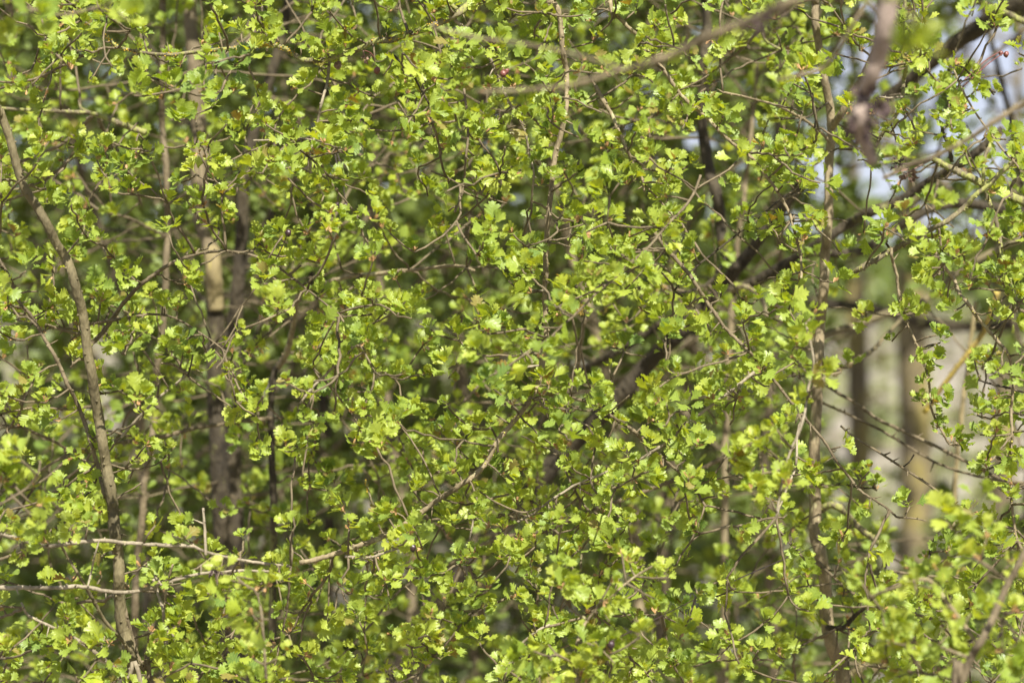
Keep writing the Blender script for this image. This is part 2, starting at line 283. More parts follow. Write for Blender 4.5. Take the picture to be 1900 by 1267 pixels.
# ------------------------------------------------------------------ the thicket, limb by limb
# limb: part name, course in photo pixels, width in pixels at start and end, depth behind the focus plane at start and end (m), bark, options
#   g = twigs may grow on it, s = leafy spurs along it, r = runs on down to the ground, u = runs on up out of the frame, y / Y = lichen lumps, t = thorns
THINGS = [
 dict(n='hawthorn_sapling', l='slender smooth olive-grey stem curving down the left side of the thicket', c='hawthorn stem', b=[
  ('trunk', '-14,150 0,204 17,254 29,299 44,346 68,383 88,417 102,447 122,478 134,508 143,542 153,579 158,610 162,651 170,691 176,736 185,786 190,820 197,864 205,905 210,949 214,990 219,1027 221,1071 222,1108 227,1160 234,1180 241,1227 246,1290', 15, 23, -.07, -.03, 'olive', 'ru'),
  ('branch', '158,622 119,613 78,600 51,586 27,581 -30,575', 7, 4, .04, -.02, 'brown', 'gst'),
  ('branch', '152,612 112,608 78,604', 4, 2, .04, .0, 'brown', 's'),
  ('branch', '163,644 187,620 210,590 234,556 265,525 288,508 316,490 343,478 377,469 411,466 441,468 468,474 499,486 526,503 560,529 594,556 640,590', 9, 3.5, .04, -.03, 'brown', 'gst'),
  ('branch', '160,602 204,595 234,590 258,586 282,583 312,586 336,596 360,610 390,630 421,654', 6, 3, .04, -.02, 'brown', 'gst'),
  ('branch', '170,754 136,758 95,758 64,756 34,761 -20,772', 6, 3, .04, .0, 'brown', 'gst'),
  ('branch', '182,731 205,728 228,724', 5, 3, .04, .02, 'brown', 's'),
  ('branch', '168,668 146,668 130,682', 7, 3, .04, .01, 'brown', 's'),
  ('branch', '200,860 240,870 288,862 325,828', 4, 2.5, .05, .12, 'brown', 'gs'),
  ('branch', '120,474 140,452 148,440', 5, 2, .03, .02, 'brown', 's')]),
 dict(n='hawthorn_shoot', l='thin greyish shoot running beside the smooth left stem from mid height to the bottom edge', c='hawthorn shoot', b=[
  ('stem', '-18,440 0,484 14,508 25,532 37,562 58,586 78,620 98,654 112,681 126,715 139,739 153,773 163,800 170,824 183,871 193,912 200,949 207,990 214,1024 221,1058 227,1102 234,1142 244,1183 254,1217 268,1244 280,1285', 6, 10, -.02, -.03, 'brown', 'grst'),
  ('branch', '109,1003 126,1034 143,1061 163,1095 180,1125 193,1149 217,1176 238,1203 262,1236', 5, 8, -.12, -.04, 'olive', 'g'),
  ('branch', '183,871 174,905 160,920 176,925 196,948', 3, 4, -.02, -.02, 'dark', 's')]),
 dict(n='hawthorn_branch', l='long branch crusted with orange-yellow lichen, yellow lichen dropping from its upper end', c='hawthorn branch', b=[
  ('branch', '905,-22 881,0 864,14 847,27 827,37 800,49 776,58 749,66 725,75 698,76 674,88 650,98 630,102 612,110 570,113 546,102 523,88 495,84 465,88 417,92 383,95 353,98 319,102 282,100 251,95 221,88 207,78 187,58 159,42 136,25 112,20', 15, 4, .02, .06, 'mossy', 'guYst'),
  ('branch', '823,-10 835,6 847,18', 7, 9, .02, .02, 'mossy', 'Y'),
  ('branch', '844,37 874,64 895,92 912,115 922,143 935,170 952,204 973,244 983,288 990,322 986,373', 7, 4, .02, .07, 'pale', 'gst'),
  ('branch', '612,110 607,153 597,190 590,224 582,258 573,299 577,322', 6, 4, .05, .03, 'pale', 'gst'),
  ('branch', '722,98 749,119 766,139 779,163 796,193', 6, 3, .03, .04, 'dark', 'gs'),
  ('branch', '468,261 509,260 550,257 580,260 600,262', 3, 4, .1, .05, 'pale', 'gs'),
  ('branch', '170,95 136,112 109,126 75,143 50,150', 6, 4, .1, .14, 'brown', 'gs'),
  ('branch', '244,126 271,139 295,149', 5, 4, .2, .22, 'dark', 'g')]),
 dict(n='hawthorn_branch', l='speckled grey branch running down the middle then bending away to the lower left', c='hawthorn branch', b=[
  ('branch', '1012,-40 1020,0 1034,14 1041,51 1044,95 1051,136 1051,190 1042,244 1030,288 1024,339 1018,397 1012,461 1013,505 1010,539 1012,583 1013,624 1008,664 1000,708 983,742 963,770 935,803 918,827 900,862 868,891 820,922 779,952 756,969 715,993 681,1007 630,1024 600,1034 556,1044', 10, 10, .03, -.04, 'tan', 'guyst'),
  ('branch', '1000,678 972,682 944,691 930,694', 4, 3, -.02, -.02, 'pale', 's'),
  ('branch', '1012,540 985,538 958,540', 4, 2, .0, .0, 'pale', 's'),
  ('branch', '640,1032 686,1034 722,1022 750,1013 764,1000', 6, 3, -.05, -.07, 'pale', 'gs'),
  ('branch', '701,955 689,929 681,900 676,890', 4, 4, .0, .0, 'mossy', 'Y'),
  ('branch', '983,742 1000,738 1024,745 1048,752 1075,754', 5, 2, -.02, .05, 'brown', 'gs'),
  ('branch', '861,165 868,221 868,258 864,299 861,339 854,370 844,394', 5, 4, .02, .0, 'brown', 'st'),
  ('branch', '800,318 830,330 868,350 905,366 940,378', 3, 3, .0, .02, 'brown', 'gs')]),
 dict(n='hawthorn_branch', l='long tan twig slanting from the top edge down towards the dark fork', c='hawthorn branch', b=[
  ('branch', '1128,-20 1139,20 1163,48 1186,71 1207,102 1231,129 1251,159 1270,183 1314,221 1335,244 1362,268 1389,288 1409,309 1426,333 1443,356 1464,394 1474,428 1482,460 1487,493 1485,540', 8, 5, .06, -.02, 'tan', 'gust'),
  ('branch', '1186,71 1220,48 1244,26', 4, 3, .05, .04, 'brown', 'gs'),
  ('branch', '1105,160 1121,190 1136,215 1150,250 1162,275 1176,305 1190,325 1196,355', 8, 5, .1, .05, 'tan', 'gst'),
  ('branch', '1474,400 1456,425 1445,442 1462,457 1490,472', 4, 3, .0, .02, 'brown', 's')]),
 dict(n='hawthorn_branch', l='long brown twig running from below the dark fork past the upright tan stem', c='hawthorn branch', b=[
  ('branch', '1215,432 1240,465 1255,482 1275,504 1294,532 1310,557 1327,582 1344,607 1366,629 1388,650 1413,678 1436,705 1465,742 1491,773 1511,797 1531,820 1552,855 1576,885 1599,912 1626,929 1650,946 1664,959', 8, 4, .0, -.06, 'brown', 'gst'),
  ('branch', '1491,773 1480,800 1478,850 1474,875 1460,905 1440,960', 5, 4, -.05, -.08, 'pale', 'gs'),
  ('branch', '1664,959 1700,962 1718,966', 4, 2, -.06, -.06, 'brown', 's')]),
 dict(n='hawthorn_twig', l='soft straight grey twig slanting up to the right in front of the middle branch', c='twig', b=[
  ('branch', '1300,325 1286,361 1269,386 1247,408 1225,433 1200,463 1173,484 1149,508 1105,546 1068,583 1044,603 1017,630 983,651 935,685 902,702 860,745', 5, 4, -.12, -.3, 'brown', 'gs')]),
 dict(n='hawthorn_tree', l='thick dark leaning trunk forking into mossy limbs on the right', c='hawthorn tree', b=[
  ('trunk', '1490,340 1450,390 1418,430 1393,466 1366,499 1340,530 1298,578 1250,628 1205,672 1162,721 1115,771 1055,830 1000,890 930,980 850,1070 790,1150 750,1240 730,1320', 18, 46, .7, .95, 'dark', 'gr'),
  ('limb', '1320,556 1355,540 1393,527 1435,504 1476,480 1504,463 1531,444 1573,416 1614,394 1670,372 1718,340 1750,322 1790,300 1860,240', 23, 15, .72, .45, 'dark', 'g'),
  ('limb', '1504,470 1560,470 1600,465 1660,425 1695,404 1723,390 1766,378 1813,380 1900,395 1960,400', 14, 20, .75, .7, 'dark', 'g'),
  ('limb', '1300,-60 1308,0 1312,51 1305,112 1303,200 1308,270 1318,322 1331,366 1338,417 1345,460 1362,500', 17, 24, .72, .72, 'dark', 'gu'),
  ('limb', '1300,575 1230,600 1143,652 1110,671 1079,690 1040,735 1000,790', 18, 12, .78, 1.0, 'dark', 'g'),
  ('limb', '1355,540 1377,532 1399,540 1415,560 1424,590', 10, 8, .68, .55, 'tan', ''),
  ('branch', '1085,590 1077,641 1071,683 1055,705 1038,727 1010,760', 7, 11, .5, .62, 'brown', 'g'),
  ('branch', '1482,347 1449,369 1427,388 1402,410 1374,430 1346,452 1319,474 1291,496 1250,540', 4, 4, .2, .15, 'dark', 'gst'),
  ('branch', '1345,480 1320,520 1280,540 1240,545', 6, 4, .68, .4, 'dark', 'g')]),
 dict(n='hawthorn_bough', l='heavy dark limb rising out of the top right corner', c='hawthorn limb', b=[
  ('limb', '1560,260 1620,200 1680,155 1720,122 1776,77 1809,57 1843,35 1876,20 1910,0 1990,-50', 16, 46, .95, .7, 'dark', 'g'),
  ('branch', '1770,-25 1805,0 1831,9 1858,20 1885,33 1930,58', 9, 13, .45, .4, 'mossy', 'gys'),
  ('branch', '1765,115 1761,130 1743,148 1721,161 1694,172 1650,178', 8, 4, .3, .22, 'dark', 'gs')]),
 dict(n='hawthorn_sapling', l='upright tan stem right of the middle with a short fork leaning right near its top', c='hawthorn stem', b=[
  ('trunk', '1511,-60 1513,0 1513,41 1521,95 1531,153 1540,204 1542,254 1538,305 1538,366 1535,430 1531,471 1528,539 1521,607 1518,674 1516,725 1513,793 1511,850 1513,939 1511,983 1521,1024 1531,1075 1533,1142 1542,1193 1555,1227 1565,1290', 13, 26, .22, .3, 'tan', 'ru'),
  ('branch', '1541,246 1545,234 1562,210 1576,183 1596,153 1616,110 1640,60 1660,0 1675,-40', 15, 11, .22, .15, 'tan', 'gu'),
  ('branch', '1490,70 1470,95 1440,88 1418,70 1400,30', 5, 4, .25, .3, 'mossy', 'gs'),
  ('branch', '1540,262 1510,235 1480,215 1440,196 1390,182 1340,171', 6, 4, .22, .1, 'tan', 'gst'),
  ('branch', '1537,190 1510,210 1480,228', 4, 3, .22, .2, 'dark', 'gs'),
  ('branch', '1521,946 1538,937 1555,940 1576,959 1599,983 1626,1003 1643,1027 1640,1058 1632,1090', 14, 9, .35, .3, 'mossy', 'gy'),
  ('branch', '1535,1164 1565,1163 1586,1142 1613,1119 1640,1085', 11, 5, .27, .2, 'dark', 'gs'),
  ('branch', '1565,1163 1590,1170 1616,1178', 5, 3, .2, .2, 'dark', 'Y'),
  ('branch', '1518,1042 1548,1071 1579,1098 1613,1119 1660,1139', 6, 4, .27, .1, 'brown', 'gst'),
  ('branch', '1516,900 1545,901 1560,898 1600,905 1625,905', 5, 3, .28, .2, 'dark', 'gs'),
  ('branch', '1526,560 1480,610 1470,700', 6, 3, .28, .3, 'brown', 'g'),
  ('log', '1540,1275 1572,1258 1599,1244 1626,1235 1660,1215', 34, 22, .45, .5, 'straw', '')]),
 dict(n='hawthorn_branch', l='grey-green lichen-crusted branch crossing at right with leafy twigs hanging over the pale gap', c='hawthorn branch', b=[
  ('branch', '1935,270 1900,290 1877,304 1856,321 1837,342 1808,364 1789,385 1752,413 1723,428 1695,442 1666,458 1647,468 1624,482 1600,496 1575,510', 8, 12, .0, .02, 'mossy', 'guy'),
  ('branch', '1654,462 1654,472 1657,487 1664,510 1666,534 1669,548 1673,568 1682,594 1693,622 1705,648 1713,673 1722,696 1725,722 1727,753 1736,779 1750,804 1762,824 1776,822', 6, 4, .0, -.02, 'tan', 't'),
  ('branch', '1711,434 1728,458 1742,477 1752,496 1770,518 1781,546 1796,563 1813,588 1830,608 1852,634 1872,660 1880,700 1878,740 1876,762 1878,810 1873,853 1875,895 1880,960 1890,1020', 8, 5, .0, .0, 'tan', 'gsyt'),
  ('branch', '1742,424 1746,455 1751,480 1750,520', 5, 3, .0, .0, 'brown', 'gs'),
  ('branch', '1650,460 1640,445 1632,428', 5, 3, .02, .0, 'dark', 's'),
  ('branch', '1705,648 1720,646 1733,640', 4, 3, -.01, -.02, 'dark', ''),
  ('branch', '1874,720 1845,714 1815,705', 5, 3, .0, -.02, 'dark', 's')]),
 dict(n='hawthorn_branch', l='rough brown branch sloping down to the right edge beneath the top right sky gaps', c='hawthorn branch', b=[
  ('branch', '1730,295 1754,307 1778,319 1801,330 1827,342 1851,352 1880,366 1930,385', 11, 19, .15, .12, 'mossy', 'gy'),
  ('branch', '1766,300 1761,274 1752,250 1744,225', 8, 5, .15, .15, 'dark', 'gs'),
  ('branch', '1839,240 1839,264 1827,293 1825,333 1832,364 1842,392 1851,420 1856,451 1860,487 1870,510 1877,540 1885,580', 7, 8, .12, .1, 'mossy', 'gsy'),
  ('branch', '1736,330 1766,334 1792,333', 4, 4, .14, .1, 'brown', 's')]),
 dict(n='hawthorn_twig', l='fine straight twig trailing down from the leaves of the top right towards the right edge', c='twig', b=[
  ('branch', '1770,130 1787,170 1809,208 1831,239 1862,280 1879,297 1900,325', 4, 4, -.08, -.1, 'tan', 'gs'),
  ('branch', '1699,102 1717,126 1734,146 1754,164 1772,181 1796,203', 4, 3, -.02, .02, 'brown', 'gs'),
  ('branch', '1789,126 1803,141 1820,157 1847,172', 5, 4, .0, .02, 'dark', 'gs')]),
 dict(n='hawthorn_twig', l='knobbly mossy twig hanging from the top edge behind the blurred drooping stem', c='twig', b=[
  ('branch', '1680,-30 1677,11 1675,66 1679,95 1681,124 1677,150 1675,177 1665,210 1644,239 1630,261 1612,300', 8, 6, .1, .12, 'mossy', 'guys'),
  ('branch', '1680,120 1665,112 1650,105', 5, 3, .1, .1, 'brown', 's'),
  ('branch', '1676,180 1650,182 1632,180', 4, 3, .1, .08, 'pale', ''),
  ('branch', '1676,200 1690,222 1697,240', 5, 4, .1, .1, 'dark', 's')]),
 dict(n='hawthorn_branch', l='pale bare branch lying level across the lower left, lower of two', c='hawthorn branch', b=[
  ('branch', '-40,1090 0,1090 51,1090 102,1090 153,1088 204,1097 244,1098 288,1088 326,1076 370,1064 414,1061 455,1058 500,1060', 9, 5, -.14, -.1, 'pale', 't'),
  ('branch', '163,1088 170,1058 176,1030 185,1000', 4, 3, -.14, -.15, 'pale', ''),
  ('branch', '300,1085 284,1064 280,1050 282,1037', 4, 3, -.13, -.1, 'pale', 's')]),
 dict(n='hawthorn_branch', l='pale knotty branch lying level across the lower left, upper of two', c='hawthorn branch', b=[
  ('branch', '-40,980 0,990 41,1001 85,1013 129,1007 190,1003 237,1007 282,1010 319,1012 356,1013 383,1024 424,1034 468,1042 509,1047 540,1050', 9, 5, -.17, -.12, 'pale', 'gs'),
  ('branch', '-20,1040 0,1037 20,1030 48,1020', 6, 4, -.17, -.17, 'brown', 's'),
  ('branch', '382,1030 380,983 377,942', 6, 4, -.14, -.13, 'pale', 't')]),
 dict(n='hawthorn_shoot', l='pale bare twig slanting down to the right in the bottom left corner', c='hawthorn shoot', b=[
  ('stem', '40,1118 44,1127 54,1142 92,1161 126,1176 153,1193 183,1214 210,1237 238,1258 265,1290', 4, 9, -.12, -.1, 'pale', 'grst'),
  ('branch', '183,1214 192,1190 194,1180', 3, 2, -.11, -.1, 'pale', 's'),
  ('branch', '126,1178 120,1150 118,1130', 3, 3, -.11, -.1, 'brown', 's')]),
 dict(n='hawthorn_shoot', l='wavy pale double-stemmed shoot standing at the bottom left between the level branches', c='hawthorn shoot', b=[
  ('stem', '285,1075 292,1098 302,1129 305,1153 309,1180 307,1227 304,1290', 5, 8, -.08, -.06, 'pale', 'gr'),
  ('branch', '321,1047 309,1088 305,1130', 4, 5, -.1, -.08, 'tan', 's'),
  ('branch', '305,1153 322,1180 335,1200', 5, 3, -.06, -.05, 'pale', 's')]),
 dict(n='hawthorn_shoot', l='crooked twig rising from the bottom edge in the middle with leafy spurs to either side', c='hawthorn shoot', b=[
  ('stem', '1020,940 1028,987 1046,1020 1061,1051 1083,1085', 5, 4, .05, .0, 'brown', 'gs'),
  ('branch', '925,1295 933,1267 942,1240 955,1216 970,1192 997,1170 1020,1158', 7, 4, -.1, -.08, 'pale', 'grs'),
  ('branch', '985,1176 991,1173 994,1134 997,1094 975,1050 950,1010', 5, 4, -.06, .02, 'brown', 'gs'),
  ('branch', '965,1060 1010,1110 1030,1125', 4, 2, -.05, -.04, 'brown', 's'),
  ('branch', '770,1270 793,1228 817,1207 845,1173 870,1140 905,1125 950,1105', 5, 4, -.08, -.05, 'brown', 'gs'),
  ('branch', '880,960 875,981 869,1017 866,1060 872,1090', 4, 4, -.02, -.05, 'pale', 'gs')]),
 dict(n='hawthorn_twig', l='wiry bare grey twig rising to the right below the lit patch of the leaning trunk', c='twig', b=[
  ('branch', '1400,690 1339,738 1309,760 1273,788 1243,815 1215,835 1193,848 1160,865 1132,873 1099,887 1066,900 1047,912 1020,929 990,952 960,968', 6, 4, .02, .02, 'pale', 'gst'),
  ('branch', '1000,942 968,950 921,932 890,911', 4, 3, .02, .03, 'brown', ''),
  ('branch', '990,955 1010,950 1030,954', 3, 3, .02, .0, 'brown', 's')]),
 dict(n='hawthorn_branch', l='thin dark branch sloping right below the fork, with a bright leaf pair hung under it', c='hawthorn branch', b=[
  ('branch', '990,735 1038,732 1071,741 1102,749 1129,768 1154,785 1179,801 1196,821 1212,835 1229,848 1251,868 1281,895 1310,940', 7, 5, .12, .06, 'brown', 'gst'),
  ('branch', '1043,860 1061,898 1080,932 1104,959 1129,987 1163,1022', 4, 5, .15, .1, 'brown', 'gs'),
  ('branch', '1100,985 1092,1000 1080,1020 1077,1060', 4, 4, .15, .15, 'mossy', ''),
  ('branch', '922,840 932,854 949,888 962,939 965,960', 6, 5, .1, .08, 'mossy', 'gs')]),
 dict(n='hawthorn_branch', l='dim brown branch rising to the right behind the leaves below the middle', c='hawthorn branch', b=[
  ('branch', '1420,810 1358,840 1311,865 1273,882 1231,898 1207,908 1159,925 1080,955 1010,985 945,995 897,1010 830,1050', 8, 8, .35, .4, 'brown', 'g'),
  ('branch', '1273,882 1250,930 1240,980', 5, 3, .35, .3, 'brown', 'g')]),
 dict(n='hawthorn_branch', l='mossy forked branch coming in level from the upper left edge', c='hawthorn branch', b=[
  ('branch', '271,246 244,238 221,229 193,217 163,209 149,209 112,207 68,205 14,202 -40,196', 12, 5, .3, .25, 'mossy', 'g'),
  ('branch', '163,209 150,200 146,185', 8, 4, .3, .3, 'mossy', 'g'),
  ('branch', '173,213 149,238 119,265 85,282 41,299 -10,320', 8, 5, .3, .35, 'brown', 'g'),
  ('branch', '185,220 187,231 207,268 231,309 251,343 262,380', 8, 5, .3, .45, 'brown', 'g'),
  ('branch', '126,273 190,273 221,280 260,285', 5, 4, .2, .2, 'brown', 'gs'),
  ('branch', '475,285 509,268 550,261 594,251 631,241 680,215', 9, 6, .35, .3, 'dark', 'g')]),
 dict(n='hawthorn_sapling', l='slim dark upright stem left of the middle bending over into a tan branch', c='hawthorn stem', b=[
  ('trunk', '535,650 520,675 509,691 502,746 503,800 505,870 508,940 508,1010 506,1100 506,1290', 11, 15, .5, .5, 'dark', 'gr'),
  ('branch', '880,502 847,493 810,496 766,501 698,508 640,515 577,535 553,552 543,610 533,651 518,680', 5, 12, .2, .5, 'tan', 'g'),
  ('branch', '119,837 166,832 204,824 299,810 339,800 373,792 417,786 475,780 503,776', 8, 8, .3, .5, 'brown', 'gs'),
  ('branch', '611,773 560,772 510,775', 4, 5, .45, .5, 'brown', 'g'),
  ('branch', '575,470 530,520 505,560 490,580', 5, 4, .5, .6, 'brown', 'g')]),
 dict(n='hawthorn_twig', l='straight pale twig slanting up to the right past the smooth left stem', c='twig', b=[
  ('branch', '225,812 244,788 282,749 305,729 339,702 365,672 400,640', 5, 5, .12, .15, 'pale', 'gs'),
  ('branch', '556,749 577,722 604,695 638,661 660,640', 5, 5, .1, .1, 'pale', 'gs'),
  ('branch', '355,703 340,690 320,676 300,674', 5, 4, .1, .05, 'tan', 'gs')]),
 dict(n='hawthorn_sapling', l='long thin grey stem standing behind the left of the thicket, tapering and swaying', c='hawthorn stem', b=[
  ('trunk', '303,-50 302,0 302,102 300,170 302,238 307,305 312,430 308,478 307,540 299,630 292,678 288,760 280,830 271,878 266,905 263,973 254,1040 251,1108 249,1176 247,1300', 11, 14, .6, .65, 'brown', 'ru'),
  ('branch', '312,380 345,360 372,352 400,345', 6, 4, .62, .5, 'brown', 'g'),
  ('branch', '310,440 270,420 240,405 200,395', 6, 5, .62, .5, 'brown', 'g'),
  ('branch', '302,140 340,150 380,130', 5, 4, .6, .5, 'brown', 'g')]),
 dict(n='hawthorn_tree', l='stout background trunk at left with a sunlit yellow length halfway up', c='hawthorn tree', b=[
  ('trunk', '350,-60 353,20 360,102 363,170 370,238 368,305 374,407 385,440 394,475', 26, 30, .9, .8, 'brown', 'gu'),
  ('trunk_base', '396,560 400,600 400,700 404,800 408,900 415,1000 425,1150 432,1300', 30, 38, .8, .8, 'dark', 'gr'),
  ('trunk_middle', '392,462 396,500 399,540 401,575', 31, 31, .79, .79, 'straw', ''),  # sun fleck put into the bark colour of this length
  ('limb', '404,780 440,700 470,640 490,570', 10, 8, 1.0, 1.1, 'dark', 'g'),
  ('limb', '366,250 330,200 300,120 260,60', 10, 7, .95, 1.1, 'dark', 'g')]),
 dict(n='hawthorn_tree', l='dark background trunk just right of the one painted sunlit yellow', c='hawthorn tree', b=[
  ('trunk', '540,-60 525,60 490,180 462,280 452,340 448,440 441,540 435,620 432,700 432,850 436,960 440,1100 445,1300', 16, 36, .95, .95, 'dark', 'gru'),
  ('limb', '445,520 490,420 540,340 600,290', 12, 8, 1.2, 1.3, 'dark', 'g'),
  ('limb', '433,640 380,560 330,500 240,430 120,440', 10, 6, 1.2, 1.4, 'dark', 'g'),
  ('branch', '415,600 440,560 480,580 515,640', 5, 4, 1.15, 1.1, 'brown', 'g')]),
 dict(n='hawthorn_sapling', l='slender pale upright stem behind the fork, between the dark upright limb and the tan stem', c='hawthorn stem', b=[
  ('trunk', '1405,120 1398,200 1390,290 1384,330 1380,380 1374,410 1367,465 1362,520 1350,700 1345,900 1345,1300', 6, 14, .9, .95, 'tan', 'gr'),
  ('branch', '1398,200 1370,160 1340,120 1330,60', 5, 4, .9, .9, 'brown', 'g')]),
 dict(n='hawthorn_sapling', l='grey stem seen low down in the tangle behind the middle of the thicket', c='hawthorn stem', b=[
  ('trunk', '700,200 690,330 700,470 712,600 720,760 740,900 760,1050 770,1300', 9, 20, 1.5, 1.3, 'brown', 'gr'),
  ('limb', '712,600 780,520 860,440 930,330 980,200', 10, 7, 1.5, 1.4, 'brown', 'g'),
  ('limb', '735,880 660,780 620,640 600,480', 10, 6, 1.4, 1.5, 'dark', 'g'),
  ('limb', '745,950 850,880 940,850', 9, 6, 1.35, 1.2, 'dark', 'g')]),
 dict(n='hawthorn_sapling', l='rear stem rising steeply behind the dark upright limb towards the top middle', c='hawthorn stem', b=[
  ('trunk', '1000,-60 1000,80 1005,190 1030,330 1060,470 1100,600 1150,800 1180,1000 1190,1300', 10, 22, 1.4, 1.4, 'tan', 'gr'),
  ('limb', '1060,470 1140,380 1200,260 1230,120', 9, 6, 1.4, 1.3, 'brown', 'g'),
  ('limb', '1140,760 1240,700 1330,640', 9, 6, 1.4, 1.3, 'brown', 'g'),
  ('limb', '1030,330 960,260 900,130', 8, 5, 1.4, 1.5, 'brown', 'g')]),
 dict(n='hawthorn_twig', l='pair of thin bare dark twigs crossing the pale gap at lower right', c='twig', b=[
  ('branch', '1500,690 1548,725 1599,756 1633,780 1684,803 1735,827 1786,853 1837,880 1871,893 1930,900', 6, 7, .45, .3, 'brown', 'k'),
  ('branch', '1490,730 1531,749 1582,773 1633,797 1677,824 1735,857 1786,876 1837,888 1871,893', 5, 5, .45, .3, 'brown', 'k')]),
 dict(n='hawthorn_twig', l='sharp bare twig with short thorns, lowest of those crossing the pale gap', c='twig', b=[
  ('branch', '1560,790 1582,809 1620,832 1654,854 1711,891 1745,915 1779,939 1800,955', 4, 5, .12, .05, 'brown', 'kt'),
  ('branch', '1676,866 1688,856 1696,843', 3, 3, .1, .1, 'dark', ''),
  ('branch', '1800,955 1765,960 1745,980 1730,1010 1722,1040', 4, 5, .05, .0, 'dark', 's')]),
 dict(n='hawthorn_bough', l='blurred grey-green limb rising right across the top of the pale gap', c='hawthorn limb', b=[
  ('limb', '1470,650 1542,618 1599,600 1650,579 1701,566 1745,532 1800,490 1880,450 1950,430', 14, 12, .75, .9, 'olive', 'g'),
  ('branch', '1690,572 1674,590 1643,624 1613,654 1576,674', 7, 8, .7, .55, 'olive', ''),
  ('branch_tip', '1582,670 1560,684 1548,696', 9, 8, .55, .5, 'straw', 'Y')]),
 dict(n='background_bough', l='dark level limb far behind the pale gap', c='tree limb', b=[
  ('limb', '1500,560 1580,568 1640,578 1700,597 1760,603 1830,606 1960,600', 22, 22, 2.6, 2.6, 'dark', '')]),
 dict(n='dead_sapling', l='forked dead stem coated in yellow lichen standing in the pale gap', c='dead stem', b=[
  ('stem', '1810,560 1800,640 1795,690 1789,725 1782,793 1776,850 1768,960 1760,1080 1755,1300', 8, 10, .8, .8, 'straw', 'r'),
  ('branch', '1850,540 1835,590 1820,624 1789,664 1745,722 1715,765', 11, 9, .7, .78, 'yellow', '')]),
 dict(n='hawthorn_bough', l='short grey blurred log-like limb at the bottom right edge', c='hawthorn limb', b=[
  ('limb', '1790,1205 1816,1193 1845,1189 1871,1187 1900,1183 1990,1170', 24, 32, .3, .3, 'dark', '')]),
 dict(n='leafy_shoot', l='large bright out-of-focus leafy shoot filling the bottom right corner', c='leafy shoot', b=[
  ('stem', '1770,1300 1783,1267 1803,1217 1820,1190 1844,1142 1871,1081 1900,1027 1960,900', 17, 12, -.5, -.5, 'brown', 'r'),
  ('branch', '1815,1195 1760,1120 1720,1075 1660,1090 1610,1110', 9, 5, -.48, -.44, 'tan', 'F'),
  ('branch', '1800,1220 1740,1200 1680,1190 1640,1180', 7, 5, -.48, -.4, 'tan', 'F'),
  ('branch', '1871,1081 1830,1050 1790,1020 1770,980', 6, 4, -.48, -.44, 'brown', 'F'),
  ('branch', '1844,1142 1880,1170 1890,1230', 6, 4, -.5, -.48, 'brown', 'F'),
  ('branch', '1785,1262 1720,1250 1660,1240', 6, 4, -.45, -.4, 'brown', 'F')]),
 dict(n='leafy_shoot', l='soft out-of-focus leafy shoot at the bottom edge right of the middle', c='leafy shoot', b=[
  ('stem', '1075,1310 1070,1267 1066,1230 1072,1190 1090,1150 1130,1110 1170,1075 1210,1050', 7, 4, -.28, -.25, 'tan', 'rF'),
  ('branch', '1066,1230 1030,1215 1010,1230 1000,1260', 5, 3, -.28, -.3, 'tan', 'F'),
  ('branch', '1072,1190 1110,1200 1140,1230', 5, 3, -.28, -.3, 'tan', 'F'),
  ('branch', '1090,1150 1060,1130 1050,1110', 5, 3, -.28, -.26, 'tan', 'F')]),
 dict(n='leafy_shoot', l='bright slightly blurred leafy shoot in front of the upright tan stem', c='leafy shoot', b=[
  ('stem', '1440,960 1450,900 1462,850 1490,780 1500,720 1510,670 1495,600', 5, 4, -.3, -.26, 'pale', 'F'),
  ('branch', '1455,870 1410,880 1370,890 1345,870', 4, 3, -.3, -.28, 'tan', 'F'),
  ('branch', '1498,730 1530,700 1560,690', 4, 3, -.27, -.25, 'tan', 'F')]),
 dict(n='leafy_shoot', l='very blurred yellow-green leaves hanging in at the top right', c='leafy shoot', b=[
  ('stem', '1730,-60 1710,-20 1690,5 1700,40', 9, 6, -1.15, -1.1, 'brown', 'F'),
  ('branch', '1690,-5 1620,-12 1540,0', 7, 5, -1.12, -1.1, 'brown', 'F')]),
 dict(n='leafy_shoot', l='blurred leaves hanging in at the top left corner', c='leafy shoot', b=[
  ('stem', '-40,-30 20,0 60,18 110,28 150,22 210,5', 6, 4, -.55, -.5, 'brown', 'F'),
  ('branch', '20,0 20,35 10,60', 4, 3, -.55, -.5, 'brown', 'F')]),
 dict(n='leafy_shoot', l='blurred leaf tufts in front of the two level branches at lower left', c='leafy shoot', b=[
  ('stem', '500,1330 490,1200 480,1110 455,1085 420,1075', 6, 4, -.32, -.3, 'brown', 'F'),
  ('branch', '455,1085 440,1070 470,1075', 4, 3, -.32, -.3, 'brown', 'F')]),
 dict(n='leafy_shoot', l='blurred sprig with reddish bud scales near the left edge below the middle', c='leafy shoot', b=[
  ('stem', '-40,960 10,930 50,905 70,880 75,855', 5, 4, -.34, -.34, 'brown', 'F')]),
 dict(n='blurred_branch', l='out-of-focus drooping brown stem with withered clumps at the upper right', c='branch', b=[
  ('branch', '1665,-60 1650,0 1640,60 1628,110 1616,146 1603,180 1593,215 1600,255 1620,300', 40, 24, -.85, -.8, 'dead', 'D'),
  ('branch', '1640,60 1625,20 1610,0 1590,-40', 8, 7, -.85, -.8, 'dead', '')]),
 dict(n='blurred_branch', l='out-of-focus grey branch reaching in from the top right with a dark withered clump', c='branch', b=[
  ('branch', '1560,-50 1500,-10 1450,12 1402,35 1362,50 1311,70 1260,97 1210,115 1140,135 1060,158 970,168 880,170', 22, 6, -1.0, -.75, 'tan', 'E'),
  ('branch', '1160,130 1105,112 1037,95 969,81 888,71 800,50', 6, 5, -.85, -.7, 'tan', '')]),
